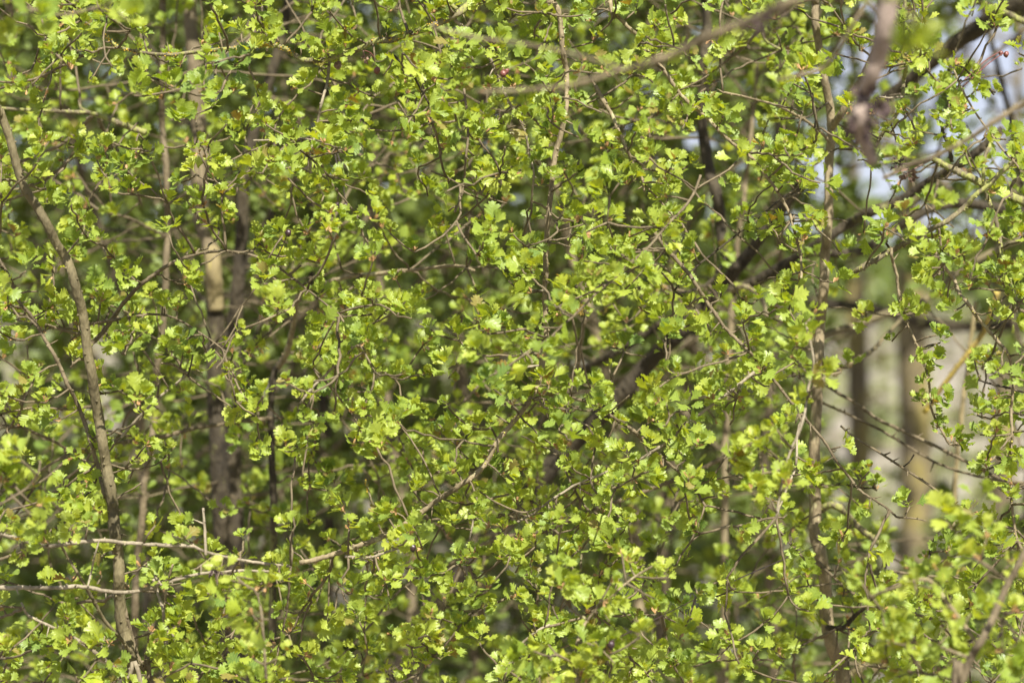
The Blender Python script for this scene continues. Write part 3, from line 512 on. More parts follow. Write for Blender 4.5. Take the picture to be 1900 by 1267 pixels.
 dict(n='blurred_branch', l='thin out-of-focus twig bending down left from the top edge beside the drooping stem', c='branch', b=[
  ('branch', '1625,-40 1609,0 1586,41 1562,81 1540,115 1520,130 1480,140 1440,150', 8, 6, -.7, -.65, 'tan', '')]),
 dict(n='blurred_branch', l='straight out-of-focus tan twig slanting in from the right edge', c='branch', b=[
  ('branch', '1990,130 1898,193 1837,231 1786,265 1735,290 1684,308 1640,330', 12, 7, -.65, -.55, 'tan', '')]),
]
# rosettes set by hand where the photograph shows single clusters over the pale gap: x, y, depth, size
HAND = [('lichen-crusted', 1, S('1672,568 1660,577 1685,580 1655,633 1737,622 1745,636 1705,662 1724,668 1722,700 1705,738 1712,752 1748,742 1730,748 1740,778 1738,795 1772,812 1780,826 1765,820'))]
# haws and withered clumps: label fragment, branch number, x, y, depth, radius px, material
HAWS = [('olive-grey stem curving', 3, 535, 432, -.02, 6, 0), ('bending away', 3, 766, 1016, -.07, 6.5, 0), ('forking into mossy', 7, 1415, 411, .2, 7, 0),
        ('forked branch coming', 5, 627, 383, .3, 7, 0), ('forked branch coming', 5, 641, 384, .3, 7, 0), ('right of the middle', 0, 1134, 1196, -.3, 7, 0),
        ('right of the middle', 0, 1118, 1204, -.28, 7, 0), ('yellow lichen dropping', 0, 627, 121, .04, 7, 2), ('yellow lichen dropping', 2, 934, 137, .03, 6, 1),
        ('yellow lichen dropping', 2, 940, 132, .04, 5, 1), ('fine straight twig', 0, 1867, 101, .0, 5, 1), ('fine straight twig', 0, 1857, 99, .0, 4, 1), ('yellow lichen dropping', 0, 700, 131, .05, 6, 1)]
CLUMPS = [('rough brown branch', 0, 1683, 322, .05, 17, 0), ('rough brown branch', 0, 1668, 305, .06, 12, 1), ('pale bare branch', 0, 398, 1060, -.14, 12, 1), ('pale bare branch', 0, 400, 1082, -.13, 8, 0),
          ('yellow lichen dropping', 0, 678, 107, .03, 9, 0), ('drooping brown stem', 0, 1605, 198, -.82, 36, 1), ('drooping brown stem', 0, 1600, 222, -.82, 38, 1), ('drooping brown stem', 0, 1612, 262, -.8, 26, 1),
          ('with a dark withered clump', 0, 1432, 28, -.95, 22, 1), ('with a dark withered clump', 0, 1420, 45, -.95, 20, 1), ('with a dark withered clump', 0, 1375, 62, -.92, 8, 1),
          ('wiry bare', 0, 1124, 935, .1, 7, 0)]
NEARMAP = """5 5 6 6 6 6 6 7 7 6 7 7 6 5 4 4 4 5 5
7 6 6 7 7 6 7 7 7 7 6 6 7 6 5 4 5 6 4
6 5 5 6 6 7 8 6 5 6 6 7 7 6 5 4 4 5 5
6 3 6 5 6 5 6 4 5 7 6 6 7 6 5 5 4 4 6
6 3 3 5 6 5 6 6 5 7 6 7 7 5 5 5 3 6 5
4 3 5 6 5 6 6 4 4 7 7 6 7 5 5 3 1 4 6
4 4 6 6 5 5 6 3 3 6 5 6 6 6 7 3 0 1 6
5 5 6 5 5 6 6 4 6 6 3 4 6 6 7 2 0 0 6
5 5 4 3 3 7 5 7 8 6 6 5 6 7 6 3 0 0 5
6 5 2 4 5 4 7 7 6 5 6 4 6 6 6 4 2 3 4
6 4 4 5 6 6 6 6 4 6 3 5 6 5 5 4 4 5 6
6 5 4 5 6 5 6 5 7 5 5 6 6 5 5 4 6 7 6
6 6 5 6 6 6 5 6 5 5 6 6 5 5 4 5 5 6 6"""
DEEPMAP = """7 7 7 7 7 7 7 7 7 6 7 6 7 7 6 4 3 2 1
7 7 7 7 7 7 7 7 6 6 6 7 7 6 5 2 2 1 0
7 7 7 7 7 7 7 6 5 6 6 7 7 6 5 2 2 2 1
6 5 7 7 7 7 7 6 6 6 7 7 6 5 5 2 2 3 2
4 5 6 6 6 7 7 7 7 7 7 7 6 5 4 4 3 4 4
2 4 5 6 6 7 7 6 7 7 7 7 6 5 4 2 0 2 3
2 3 6 6 6 7 7 5 5 7 7 7 6 6 4 1 0 0 2
2 4 5 6 6 6 7 6 6 7 6 6 6 5 4 0 0 0 2
3 4 2 4 6 6 6 7 7 6 6 6 6 6 5 1 0 0 1
4 5 5 5 6 6 6 6 6 6 6 5 6 6 5 2 1 1 1
5 6 6 6 6 6 6 5 5 6 5 4 5 5 5 3 2 2 2
6 6 6 6 6 6 6 6 6 6 6 6 5 5 5 4 4 4 4
6 6 6 6 6 6 6 6 6 6 6 6 6 6 5 5 5 5 5"""

# limbs the photograph shows with few leaves in front of them: label fragment, limb numbers, from and to which height in the picture
BARE = [('slender smooth olive', (0, 3), 0, 1267), ('thin greyish shoot', (0,), 0, 1267), ('yellow lichen dropping', (0, 2, 3), 0, 400), ('bending away', (0, 6), 0, 1060), ('long tan twig', (0, 2), 0, 540),
        ('long brown twig', (0,), 430, 960), ('forking into mossy', (0,), 380, 560), ('forking into mossy', (0,), 620, 740), ('forking into mossy', (1, 3), 0, 540), ('heavy dark limb', (0, 1), 0, 200),
        ('upright tan stem right', (0, 1, 3, 5), 0, 1267), ('lichen-crusted branch crossing', (0, 2), 0, 1000), ('rough brown branch', (0,), 0, 500), ('lower of two', (0,), 0, 1267), ('upper of two', (0,), 0, 1267),
        ('pale bare twig slanting', (0,), 0, 1267), ('wiry bare grey', (0,), 700, 960), ('slim dark upright', (0, 1), 480, 900), ('long thin grey stem', (0,), 0, 1267), ('stout background', (1, 2), 460, 1010), ('dark background trunk just', (0,), 370, 620), ('slender pale upright', (0,), 0, 480), ('mossy forked', (0,), 0, 300)]


SHADE_CANOPY = 7000
# ------------------------------------------------------------------ turn the limbs into 3-D courses
LIMBS = []                                                     # every limb of every thing, in order
for t in THINGS:
    t['limbs'] = []
    for k, (name, course, w0, w1, d0, d1, bark, opt) in enumerate(t['b']):
        P = S(course); n = len(P); d = np.linspace(FOCUS + d0, FOCUS + d1, n)
        d[1:-1] += R.normal(0, .006, max(0, n - 2))
        X = np.array([at(x, y, dd) for (x, y), dd in zip(P, d)])
        w = np.linspace(w0, w1, n) / W * LW * d / 2
        if 'u' in opt:                                         # up and out of the frame
            i = 0 if X[0, 2] > X[-1, 2] else -1; v = unit(X[i] - X[1 if i == 0 else -2]); e = X[i] + v * .22 + np.array([0, .05, .12])
            X = np.vstack([e, X]) if i == 0 else np.vstack([X, e]); w = np.concatenate([[w[0]], w]) if i == 0 else np.concatenate([w, [w[-1]]])
        if 'r' in opt:                                         # down to the ground
            i = 0 if X[0, 2] < X[-1, 2] else -1; a = X[i]; v = unit(a - X[1 if i == 0 else -2])
            E = [np.array([a[0] + v[0] * f * .25, a[1] + .04 * f, a[2] * (1 - f)]) for f in (.3, .65, 1.02)]
            ww = [abs(w[i]) * g for g in (1.1, 1.2, 1.35)]
            X = np.vstack([E[::-1], X]) if i == 0 else np.vstack([X, E]); w = np.concatenate([ww[::-1], w]) if i == 0 else np.concatenate([w, ww])
        C = catmull(X, 6); wi = np.interp(np.linspace(0, 1, len(C)), np.linspace(0, 1, len(w)), w)
        C[1:-1] += R.normal(0, 1, (len(C) - 2, 3)) * (wi[1:-1] * (.10 if w0 < 12 else .03))[:, None]
        L = dict(t=t, k=k, name=name, C=C, w=wi, bark=bark, opt=opt, spurs=[], twigs=[], far=(d0 + d1) / 2)
        t['limbs'].append(L); LIMBS.append(L)

def limb_of(frag, k):
    for t in THINGS:
        if frag in t['l']: return t['limbs'][k]
    raise KeyError(frag)

# ------------------------------------------------------------------ where the leaf rosettes go
def grid(txt): return np.array([[float(c) for c in r.split()] for r in txt.split('\n')])
NEAR, DEEP = grid(NEARMAP), grid(DEEPMAP)
def lookup(M, x, y):
    return M[np.clip(y / 97.5, 0, 12).astype(int), np.clip(x / 100, 0, 18).astype(int)]
def scatter(M, n, x0, x1, y0, y1, dlo, dhi, gap, skew=1.0, sprays=True):
    out = np.empty((0, 3))
    x, y = R.uniform(x0, x1, n * 8), R.uniform(y0, y1, n * 8)
    G = R.random((14, 22)); u, v = np.clip((x + 220) / 2340 * 20, 0, 20.9), np.clip((y + 160) / 1600 * 12, 0, 12.9)   # sprays and gaps
    i, j = v.astype(int), u.astype(int); fv, fu = v - i, u - j
    spray = (G[i, j] * (1 - fu) + G[i, j + 1] * fu) * (1 - fv) + (G[i + 1, j] * (1 - fu) + G[i + 1, j + 1] * fu) * fv
    keep = R.random(n * 8) < (lookup(M, x, y) / 7.5) ** 1.2 * (np.clip(spray * 2.4 - .35, .08, 1) if sprays else 1); x, y = x[keep], y[keep]
    d = dlo + (dhi - dlo) * R.random(len(x)) ** skew
    taken = []; cells = {}
    for i in range(len(x)):
        if len(taken) >= n: break
        g = gap * FOCUS / d[i]; c = (int(x[i] // gap), int(y[i] // gap), int(d[i] / .25)); ok = True
        for a in (-1, 0, 1):
            for b in (-1, 0, 1):
                for j in cells.get((c[0] + a, c[1] + b, c[2]), ()):
                    if (x[i] - x[j]) ** 2 + (y[i] - y[j]) ** 2 < g * g: ok = False; break
        if ok: taken.append(i); cells.setdefault(c, []).append(i)
    taken = np.array(taken)
    return np.array([at(a, b, c) for a, b, c in zip(x[taken], y[taken], d[taken])])

def along(L, step, jit=.006):
    """points on a limb about every step metres, with the limb's direction"""
    C = L['C']; seg = np.linalg.norm(np.diff(C, axis=0), axis=1); s = np.concatenate([[0], np.cumsum(seg)])
    q = np.arange(step * R.uniform(.3, .9), s[-1], step); q = q + R.normal(0, step * .2, len(q)); q = np.clip(q, 0, s[-1])
    P = np.stack([np.interp(q, s, C[:, i]) for i in range(3)], 1); T = unit(np.stack([np.interp(q, s, np.gradient(C[:, i])) for i in range(3)], 1))
    return P, T, np.interp(q, s, L['w'])
def in_frame(P, m=120):
    x, y = to_px(P); return (x > -m) & (x < W + m) & (y > -m) & (y < H + m)

# rosettes on short spurs along the leafy limbs
for L in LIMBS:
    o = L['opt']
    if 's' in o or 'F' in o:
        P, T, w = along(L, .02 if 'F' in o else .018)
        for p, t_, r in zip(P, T, w):
            if not in_frame(p[None])[0] or (r > .004 and R.random() < .5): continue
            m = 1 + ('F' in o and R.random() < .7)
            for _ in range(m):
                sd = unit(np.cross(t_, R.standard_normal(3)) + .35 * t_ + .3 * UP - .15 * np.array([0, 1, 0]))
                ln = r + R.uniform(.004, .02) * (1.6 if 'F' in o else 1)
                L['spurs'].append((p, p + sd * ln, sd))
    if 'k' in o:
        P, T, w = along(L, .035)
        for p, t_, r in zip(P, T, w):
            sd = unit(np.cross(t_, R.standard_normal(3)) + .3 * t_); L['twigs'].append((np.array([p, p + sd * R.uniform(.004, .014)]), .0011, .0005))
for frag, k, pts in HAND:
    L = limb_of(frag, k)
    for x, y in pts:
        d = FOCUS - .01 + R.normal(0, .008); e = at(x, y, d); j = np.argmin(np.linalg.norm(L['C'] - e, axis=1)); p = L['C'][j]
        L['spurs'].append((p, e, unit(e - p + .002 * UP)))
        L.setdefault('small', set()).add(len(L['spurs']) - 1)

def clear_of(P, prob=.66):
    """keep most leaves from standing right in front of the limbs the photograph shows bare"""
    x, y = to_px(P); keep = np.ones(len(P), bool)
    for frag, ks, y0, y1 in BARE:
        for L in (limb_of(frag, k) for k in ks):
            C = L['C']; cx, cy = to_px(C); on = (cy >= y0) & (cy <= y1); C, cx, cy, hw = C[on], cx[on], cy[on], (L['w'] / L['C'][:, 1] / LW * W)[on]
            dist = np.hypot(x[:, None] - cx[None], y[:, None] - cy[None]) - hw[None]; j = dist.argmin(1)
            keep &= ~((dist[np.arange(len(P)), j] < 17) & (P[:, 1] < C[j, 1] + .03) & (R.random(len(P)) < (1 if frag.startswith('slender smooth') else prob)))
    return keep
near = scatter(NEAR, 1700, -160, 2060, -110, 1370, FOCUS - .16, FOCUS + .28, 15, 1.0)
mid = scatter(DEEP * .7 + NEAR * .3, 1250, -220, 2120, -160, 1420, FOCUS + .28, FOCUS + 1.15, 17, .9)
rear = scatter(DEEP, 2700, -150, 2050, -140, 1400, FOCUS + 1.1, FOCUS + 2.9, 14, .8)

def open_gap(P, prob):
    """the pale gap and the sky gaps of the photograph carry few leaves at any depth"""
    x, y = to_px(P); hit = (x > 1562 + (y - 560) * .02) & (x < 1842) & (y > 555) & (y < 935)
    for cx, cy, rx, ry in ((1850, 160, 62, 85), (1640, 345, 42, 26), (1600, 130, 26, 42)): hit |= ((x - cx) / rx) ** 2 + ((y - cy) / ry) ** 2 < 1
    return ~(hit & (R.random(len(P)) < prob))
near, mid, rear = near[open_gap(near, .6)], mid[open_gap(mid, .9)], rear[open_gap(rear, .85)]
near, mid = near[clear_of(near)], mid[clear_of(mid)]
# grow twigs: every rosette joins the nearest limb or the nearest twig already grown
roots = []
for i, L in enumerate(LIMBS):
    if 'g' in L['opt']:
        P, T, w = along(L, .02)
        ok = in_frame(P, 260)
        roots += [(p, t_, i) for p, t_ in zip(P[ok], T[ok])]
def grow(targets, roots, bias=.35, wd=1.0):
    n = len(targets); A = np.array([r[0] for r in roots]); sc = np.array([1, wd, 1])
    best = np.full(n, 1e9); par = np.zeros(n, int); own = np.zeros(n, int); path = np.zeros(n)
    for i in range(n):
        dd = np.linalg.norm((A - targets[i]) * sc, axis=1); j = np.argmin(dd); best[i] = dd[j]; par[i] = -j - 1; own[i] = roots[j][2]; path[i] = dd[j]
    done = np.zeros(n, bool); order = []
    for _ in range(n):
        c = np.where(done, 1e9, best); i = int(np.argmin(c)); done[i] = True; order.append(i)
        dd = np.linalg.norm((targets - targets[i]) * sc, axis=1); cost = dd + bias * path[i]
        up = (~done) & (cost < best)
        best[up] = cost[up]; par[up] = i; own[up] = own[i]; path[up] = path[i] + dd[up]
    desc = np.ones(n)
    for i in order[::-1]:
        if par[i] >= 0: desc[par[i]] += desc[i]
    return order, par, own, desc
def twig_curves(targets, roots, order, par, desc):
    dirs = {}; out = {}
    for i in order:
        e = targets[i]
        if par[i] >= 0: a = targets[par[i]]; t0 = dirs[par[i]]
        else: a, t0 = roots[-par[i] - 1][0], unit(e - roots[-par[i] - 1][0] + 1e-5)
        v = e - a; l = np.linalg.norm(v) + 1e-9
        m0 = unit(.55 * t0 + v / l) * l; m1 = unit(v / l + .16 * R.standard_normal(3) + .1 * UP) * l; dirs[i] = m1 / l
        K = max(3, min(9, int(l / .012) + 2)); t = np.linspace(0, 1, K)[:, None]
        P = (2 * t ** 3 - 3 * t ** 2 + 1) * a + (t ** 3 - 2 * t ** 2 + t) * m0 + (-2 * t ** 3 + 3 * t ** 2) * e + (t ** 3 - t ** 2) * m1
        P[1:-1] += R.normal(0, .0009, (K - 2, 3)); out[i] = (P, dirs[i])
    return out
TG = np.vstack([near, mid]); isnear = np.arange(len(TG)) < len(near)
order, par, own, desc = grow(TG, roots, .5, .8)
cur = twig_curves(TG, roots, order, par, desc)
for i in order:
    P, dr = cur[i]; L = LIMBS[own[i]]; r = .00062 + .00025 * math.sqrt(desc[i])
    L['twigs'].append((P, min(r * 1.1, .0028), min(r, .0026)))
    L['spurs'].append((None, TG[i], dr))
    if len(P) > 5 and R.random() < .45:                         # a second rosette half-way along
        m = P[len(P) // 2]; sd = unit(R.standard_normal(3) + .6 * UP - .4 * np.array([0, 1, 0])); L['spurs'].append((m, m + sd * R.uniform(.004, .012), sd))

# ------------------------------------------------------------------ build the things of the thicket
def flakes(mb, L, dens, mat=0):
    """small lichen lobes standing on a limb"""
    P, T, w = along(L, .0011 / dens); patch = np.sin(np.arange(len(P)) * .11 + R.uniform(0, 6)) + np.sin(np.arange(len(P)) * .043 + R.uniform(0, 6)) > .1
    for p, t_, r in zip(P[patch], T[patch], w[patch]):
        n = unit(np.cross(t_, R.standard_normal(3)) + .25 * UP - .2 * np.array([0, 1, 0])); c = p + n * r * R.uniform(.95, 1.15); s = unit(np.cross(n, R.standard_normal(3))); q = np.cross(n, s)
        a = np.linspace(0, 6.28, 6, endpoint=False); rr = R.uniform(.0004, .0011) * R.uniform(.6, 1.3, 6)
        ring = c + rr[:, None] * (np.cos(a)[:, None] * s + np.sin(a)[:, None] * q) + n * R.uniform(-.0003, .0009, 6)[:, None]
        mb.add(np.vstack([c + n * .0008, ring, c - n * .0012]), faces=[(0, 1 + i, 1 + (i + 1) % 6) for i in range(6)] + [(7, 1 + (i + 1) % 6, 1 + i) for i in range(6)], mat=mat)
NROS = 0
GROUPS = {'hawthorn_branch': 'hawthorn branches of the thicket', 'hawthorn_sapling': 'hawthorn stems of the thicket', 'hawthorn_shoot': 'thin hawthorn shoots', 'hawthorn_twig': 'fine hawthorn twigs',
          'hawthorn_tree': 'hawthorn trunks of the thicket', 'hawthorn_bough': 'heavy hawthorn boughs', 'leafy_shoot': 'out-of-focus leafy shoots', 'blurred_branch': 'out-of-focus bare branches'}
for t in THINGS:
    allp = np.vstack([L['C'] for L in t['limbs']]); low = allp[np.argmin(allp[:, 2])]
    t['loc'] = low; same = sum(u['n'] == t['n'] for u in THINGS) > 1
    root = t['root'] = thing(t['n'], t['l'], t['c'], low, GROUPS.get(t['n']) if same else None)
    for L in t['limbs']:
        mb = MB(); big = L['w'].max()
        n = 20 if big > .012 else 12 if big > .006 else 8
        tube(mb, L['C'], L['w'], n, .05 if big > .004 else .07)
        if big > .012:                                          # knots and bosses on the trunks
            for _ in range(10):
                j = R.integers(2, len(L['C']) - 2); c = L['C'][j]; nn = unit(np.cross(L['C'][j + 1] - L['C'][j - 1], R.standard_normal(3))); r = L['w'][j]
                tube(mb, np.array([c, c + nn * r * .8, c + nn * r * 1.05, c + nn * r * 1.15]), np.array([.55, .45, .3, .08]) * r, 8, .12)
        if L['spurs']:
            ok = clear_of(np.array([s[1] for s in L['spurs']]), .6)
            L['spurs'] = [s for s, k_ in zip(L['spurs'], ok) if k_] if not L.get('small') else L['spurs']
        for P, r0, r1 in L['twigs']:
            tube(mb, P, np.linspace(r0, r1, len(P)), 5, .1, 2)
        for a, e, dr in L['spurs']:
            if a is None: continue
            mm = (a + e) / 2 + R.normal(0, .0008, 3); tube(mb, np.array([a, mm, e]), np.array([.0011, .0009, .0008]), 5, 0, 2)
        if 't' in L['opt']:
            P, T, w = along(L, .045)
            for p, t_, r in zip(P, T, w):
                sd = unit(np.cross(t_, R.standard_normal(3)) + .25 * t_); l = R.uniform(.006, .013)
                tube(mb, np.array([p, p + sd * (r + l * .5), p + sd * (r + l)]), np.array([.0009, .0006, .00015]), 5)
        if big < .008:                                          # leaf scars and short spur stubs
            P, T, w = along(L, .012)
            for p, t_, r in zip(P, T, w):
                sd = unit(np.cross(t_, R.standard_normal(3))); tube(mb, np.array([p, p + sd * r * 1.1, p + sd * (r * 1.1 + .0012)]), np.array([.8, .6, .2]) * min(r, .0022), 5)
        if 'y' in L['opt'].lower(): flakes(mb, L, 1.0 if 'Y' in L['opt'] else .35, 1)
        o = mb.build(L['name'], [BARK[L['bark']], LICHEN_Y if 'Y' in L['opt'] else LICHEN, BARK['brown']], root, origin=low); L['ob'] = o
        if L['spurs']:
            fb = MB(); E = np.array([s[1] for s in L['spurs']]); D = np.array([s[2] for s in L['spurs']])
            fg = 'F' in L['opt']; off = E[:, 1] - FOCUS
            fine = off < .75
            sz = R.uniform(.62, 1.36, len(E)) * (1.05 if fg else 1)
            for j in L.get('small', ()): sz[j] *= .85
            t0 = .72 if fg else .62
            for msk, tpl in ((fine, LEAF_FINE), (~fine, LEAF_COARSE)):
                if msk.any(): rosettes(fb, E[msk], D[msk], sz[msk], tpl, t0, buds=tpl is LEAF_FINE)
            NROS += len(E)
            fb.build('foliage', [LEAF, BUD], o, attrs=True, origin=low)
def blob(mb, c, r, wr=.15, st=1.15, seg=12):
    V = []; 
    for i in range(1, 8):
        th = math.pi * i / 8
        for j in range(seg):
            ph = 2 * math.pi * j / seg; k = r * (1 + wr * math.sin(3 * ph + i) * math.sin(th) + R.normal(0, wr * .3)); V.append((k * math.sin(th) * math.cos(ph), k * math.sin(th) * math.sin(ph), st * k * math.cos(th)))
    V = np.array(V + [(0, 0, st * r), (0, 0, -st * r)]) + c; F = []
    for i in range(6):
        for j in range(seg): F.append((i * seg + j, (i + 1) * seg + j, (i + 1) * seg + (j + 1) % seg, i * seg + (j + 1) % seg))
    F += [(7 * seg, j, (j + 1) % seg) for j in range(seg)] + [(7 * seg + 1, 6 * seg + (j + 1) % seg, 6 * seg + j) for j in range(seg)]
    mb.add(V, faces=F)
for frag, k, x, y, off, rp, mi in HAWS:
    L = limb_of(frag, k); d = FOCUS + off; c = at(x, y, d); r = rp / W * LW * d; mb = MB()
    blob(mb, c, r, .12)
    for i in range(5):                                          # dry calyx at the lower end
        a = i * 1.257; e = c + np.array([math.cos(a) * r * .4, math.sin(a) * r * .4, -r * 1.35]); tube(mb, np.array([c - np.array([0, 0, r * .95]), e]), np.array([r * .16, r * .05]), 4)
    j = np.argmin(np.linalg.norm(L['C'] - c, axis=1)); p = L['C'][j]
    tube(mb, catmull([c + np.array([0, 0, r]), c + (p - c) * .5 + np.array([.003, 0, .006]), p], 5), .0005, 5)
    mb.build('haw_berry', [HAW, HAW_RED, DRY][mi], L['ob'], origin=L['t']['loc'])
for frag, k, x, y, off, rp, mi in CLUMPS:
    L = limb_of(frag, k); d = FOCUS + off; c = at(x, y, d); r = rp / W * LW * d; mb = MB(); m = 26
    dd = unit(R.standard_normal((m, 3)) + np.array([0, 0, -.6])); nn = unit(np.cross(dd, R.standard_normal((m, 3))))
    add_leaves(mb, c + R.normal(0, .3 * r, (m, 3)), dd, nn, R.uniform(.7, 1.3, m) * r, np.zeros(m), LEAF_FINE, np.full(m, .8))
    j = np.argmin(np.linalg.norm(L['C'] - c, axis=1)); tube(mb, np.array([L['C'][j], (L['C'][j] + c) / 2 + R.normal(0, .002, 3), c]), .0009, 5)
    mb.build('withered_leaf_clump', [DRY, DRY_DARK][mi], L['ob'], origin=L['t']['loc'])

# ------------------------------------------------------------------ the mass behind: rear stems as things, its small twigs and leaves as stuff
REAR = [('dim slanting stem deep in the thicket behind the upper left', '60,-60 110,150 160,350 230,560 260,760 270,1000 280,1350', 12, 24, 1.7),
        ('dim crooked stem deep in the thicket left of the middle', '640,-60 610,120 590,300 575,520 600,760 610,1000 605,1350', 12, 26, 1.9),
        ('dim stem deep in the thicket behind the middle branch', '880,-60 900,150 870,400 850,640 880,850 890,1050 880,1350', 12, 26, 2.1),
        ('dim leaning stem deep in the thicket behind the leaning trunk', '1180,-60 1230,160 1260,350 1290,600 1250,850 1230,1100 1220,1350', 12, 26, 2.0),
        ('dim stem deep in the thicket behind the upright tan stem', '1470,-60 1440,150 1450,380 1440,600 1420,850 1430,1100 1440,1350', 11, 22, 1.9),
        ('dim stem deep in the thicket behind the right edge leaves', '1800,-60 1850,120 1890,300 1920,560 1915,800 1905,1000 1900,1350', 10, 20, 2.0)]
rroots = []; rowners = []
for lab, course, w0, w1, off in REAR:
    d = FOCUS + off; X = [at(x, y, d + R.normal(0, .05)) for x, y in S(course)]; X.append(np.array([X[-1][0], d, -.02]))
    C = catmull(X, 6); w = np.linspace(w0, w1, len(C)) / W * LW * d / 2
    root = thing('hawthorn_sapling', lab, 'hawthorn stem', X[-1], GROUPS['hawthorn_sapling']); mb = MB(); tube(mb, C, w, 12, .06)
    rowners.append((root, X[-1]))
    for _ in range(5):
        j = int(R.uniform(.1, .75) * len(C)); a = C[j]; v = np.array([R.uniform(-.7, .7), R.uniform(-.5, .6), R.uniform(.1, .5)])
        B = catmull([a, a + v * .4 + R.normal(0, .03, 3), a + v * .75 + R.normal(0, .05, 3), a + v + np.array([0, 0, .06])], 6)
        lb = MB(); tube(lb, B, np.linspace(w[j] * .5, .003, len(B)), 8, .08); lb.build('limb', BARK['brown'], root, origin=X[-1])
        rroots += [(b, None, 0) for b in B[2:]]
    mb.build('trunk', BARK['dark' if R.random() < .5 else 'brown'], root, origin=X[-1])
    rroots += [(c, None, 0) for c in C if .4 < c[2] < 3]
o2, p2, w2, de2 = grow(rear, rroots, .3)
cv2 = twig_curves(rear, rroots, o2, p2, de2); mb = MB(); ros = []; rd = []
for i in o2:
    P, dr = cv2[i]; r = .0011 + .0004 * math.sqrt(de2[i]); tube(mb, P, np.linspace(min(r * 1.1, .006), min(r, .0055), len(P)), 4); ros.append(rear[i]); rd.append(dr)
    if R.random() < .8: ros.append(P[len(P) // 2]); rd.append(dr)
tag(mb.build('thicket_twigs', BARK['brown']), 'tangle of fine brown twigs deep inside the thicket', 'twigs', kind='stuff')
fb = MB(); rosettes(fb, np.array(ros), np.array(rd), R.uniform(.95, 1.5, len(ros)), LEAF_COARSE, .32, buds=False)  # low tint deepens the shade painted into the rear leaves
# unseen leaves added above the frame to shade the inside of the thicket
def shade_canopy(n, x0, x1, y0, y1, h):
    y = R.uniform(y0, y1, n); top = CH + .125 * y + .06
    return np.stack([R.uniform(x0, x1, n), y, top + R.random(n) * h], 1)
cp = shade_canopy(SHADE_CANOPY, -1.5, 1.7, 2.95, 5.8, 1.5)
rosettes(fb, cp, R.standard_normal(cp.shape), R.uniform(1.6, 2.4, len(cp)), LEAF_COARSE, .45, buds=False)
cp = shade_canopy(5000, -2.2, 2.4, 5.8, 11.5, 2.2)
rosettes(fb, cp, R.standard_normal(cp.shape), R.uniform(3, 4.6, len(cp)), LEAF_COARSE, .45, buds=False)
tag(fb.build('thicket_foliage', LEAF_SHADED, attrs=True), 'mass of out-of-focus green leaves deep inside the thicket, with added shade leaves above', 'foliage', kind='stuff')

# more growth behind the thicket, down to the ground
def undergrowth():
    P = scatter(DEEP, 9000, -200, 2100, -200, 1500, 5.7, 10.5, 5, .8, False); P = P[P[:, 2] > .05]; P = P[open_gap(P, .9)]
    mb = MB(); rosettes(mb, P, np.tile(UP, (len(P), 1)), R.uniform(2.2, 4.2, len(P)), LEAF_COARSE, .35, buds=False)
    return tag(mb.build('rear_thicket_foliage', LEAF_SHADED, attrs=True), 'soft dim green growth standing behind the thicket', 'undergrowth', kind='stuff')
undergrowth()
def dry_scrub():
    n = 1300; y = 14 + 40 * R.random(n) ** 1.3; x = R.uniform(-.22, .24, n) * y; z = np.array([max(0, (v - 12) * .04) for v in y]) + R.random(n) ** 1.8 * .9 + np.sin(x * 1.3) * .15
    mb = MB(); rosettes(mb, np.stack([x, y, z], 1), np.tile(UP, (n, 1)), R.uniform(4, 13, n), LEAF_COARSE, .5, buds=False)
    return tag(mb.build('dry_scrub', SCRUB, attrs=True), 'mottled dry brown scrub on the slope behind', 'scrub', kind='stuff')
dry_scrub()

# ------------------------------------------------------------------ ground, rising slope, background trees
def ground_mat():
    m, ns, L = new_mat('dry_grass_and_bare_earth'); g = N(ns, 'ShaderNodeNewGeometry')
    def nz(s, det=5, sy=1.0):
        mp = N(ns, 'ShaderNodeMapping'); mp.inputs['Scale'].default_value = (1, sy, 1); L.new(g.outputs['Position'], mp.inputs[0])
        n = N(ns, 'ShaderNodeTexNoise'); n.inputs['Scale'].default_value = s; n.inputs['Detail'].default_value = det; L.new(mp.outputs[0], n.inputs['Vector']); return n
    a, b, c = nz(1.1, 6, .3), nz(.55, 5, .12), nz(18, 8)
    r1 = ramp(ns, [(.3, (.10, .085, .045)), (.55, (.155, .132, .082)), (.75, (.22, .19, .13))]); L.new(c.outputs['Fac'], r1.inputs[0])
    r2 = ramp(ns, [(.44, (0, 0, 0)), (.56, (1, 1, 1))]); L.new(a.outputs['Fac'], r2.inputs[0])
    mx = N(ns, 'ShaderNodeMix', data_type='RGBA'); L.new(r2.outputs[0], mx.inputs[0]); L.new(r1.outputs[0], mx.inputs[6]); mx.inputs[7].default_value = (.25, .222, .168, 1)
    r3 = ramp(ns, [(.64, (0, 0, 0)), (.74, (1, 1, 1))]); L.new(b.outputs['Fac'], r3.inputs[0])
    m2 = N(ns, 'ShaderNodeMix', data_type='RGBA'); L.new(r3.outputs[0], m2.inputs[0]); L.new(mx.outputs[2], m2.inputs[6]); m2.inputs[7].default_value = (.10, .115, .04, 1)
    p = N(ns, 'ShaderNodeBsdfPrincipled'); L.new(m2.outputs[2], p.inputs['Base Color']); p.inputs['Roughness'].default_value = .95
    o = N(ns, 'ShaderNodeOutputMaterial'); L.new(p.outputs[0], o.inputs[0]); return m
ys = np.concatenate([[-30, -5, 2, 4, 6, 8, 10, 12], np.linspace(14, 60, 24), np.linspace(66, 140, 14), [220, 500, 1200]]); xs = np.concatenate([[-900, -200], np.linspace(-40, 40, 41), [200, 900]])
mb = MB(); gx, gy = np.meshgrid(xs, ys)
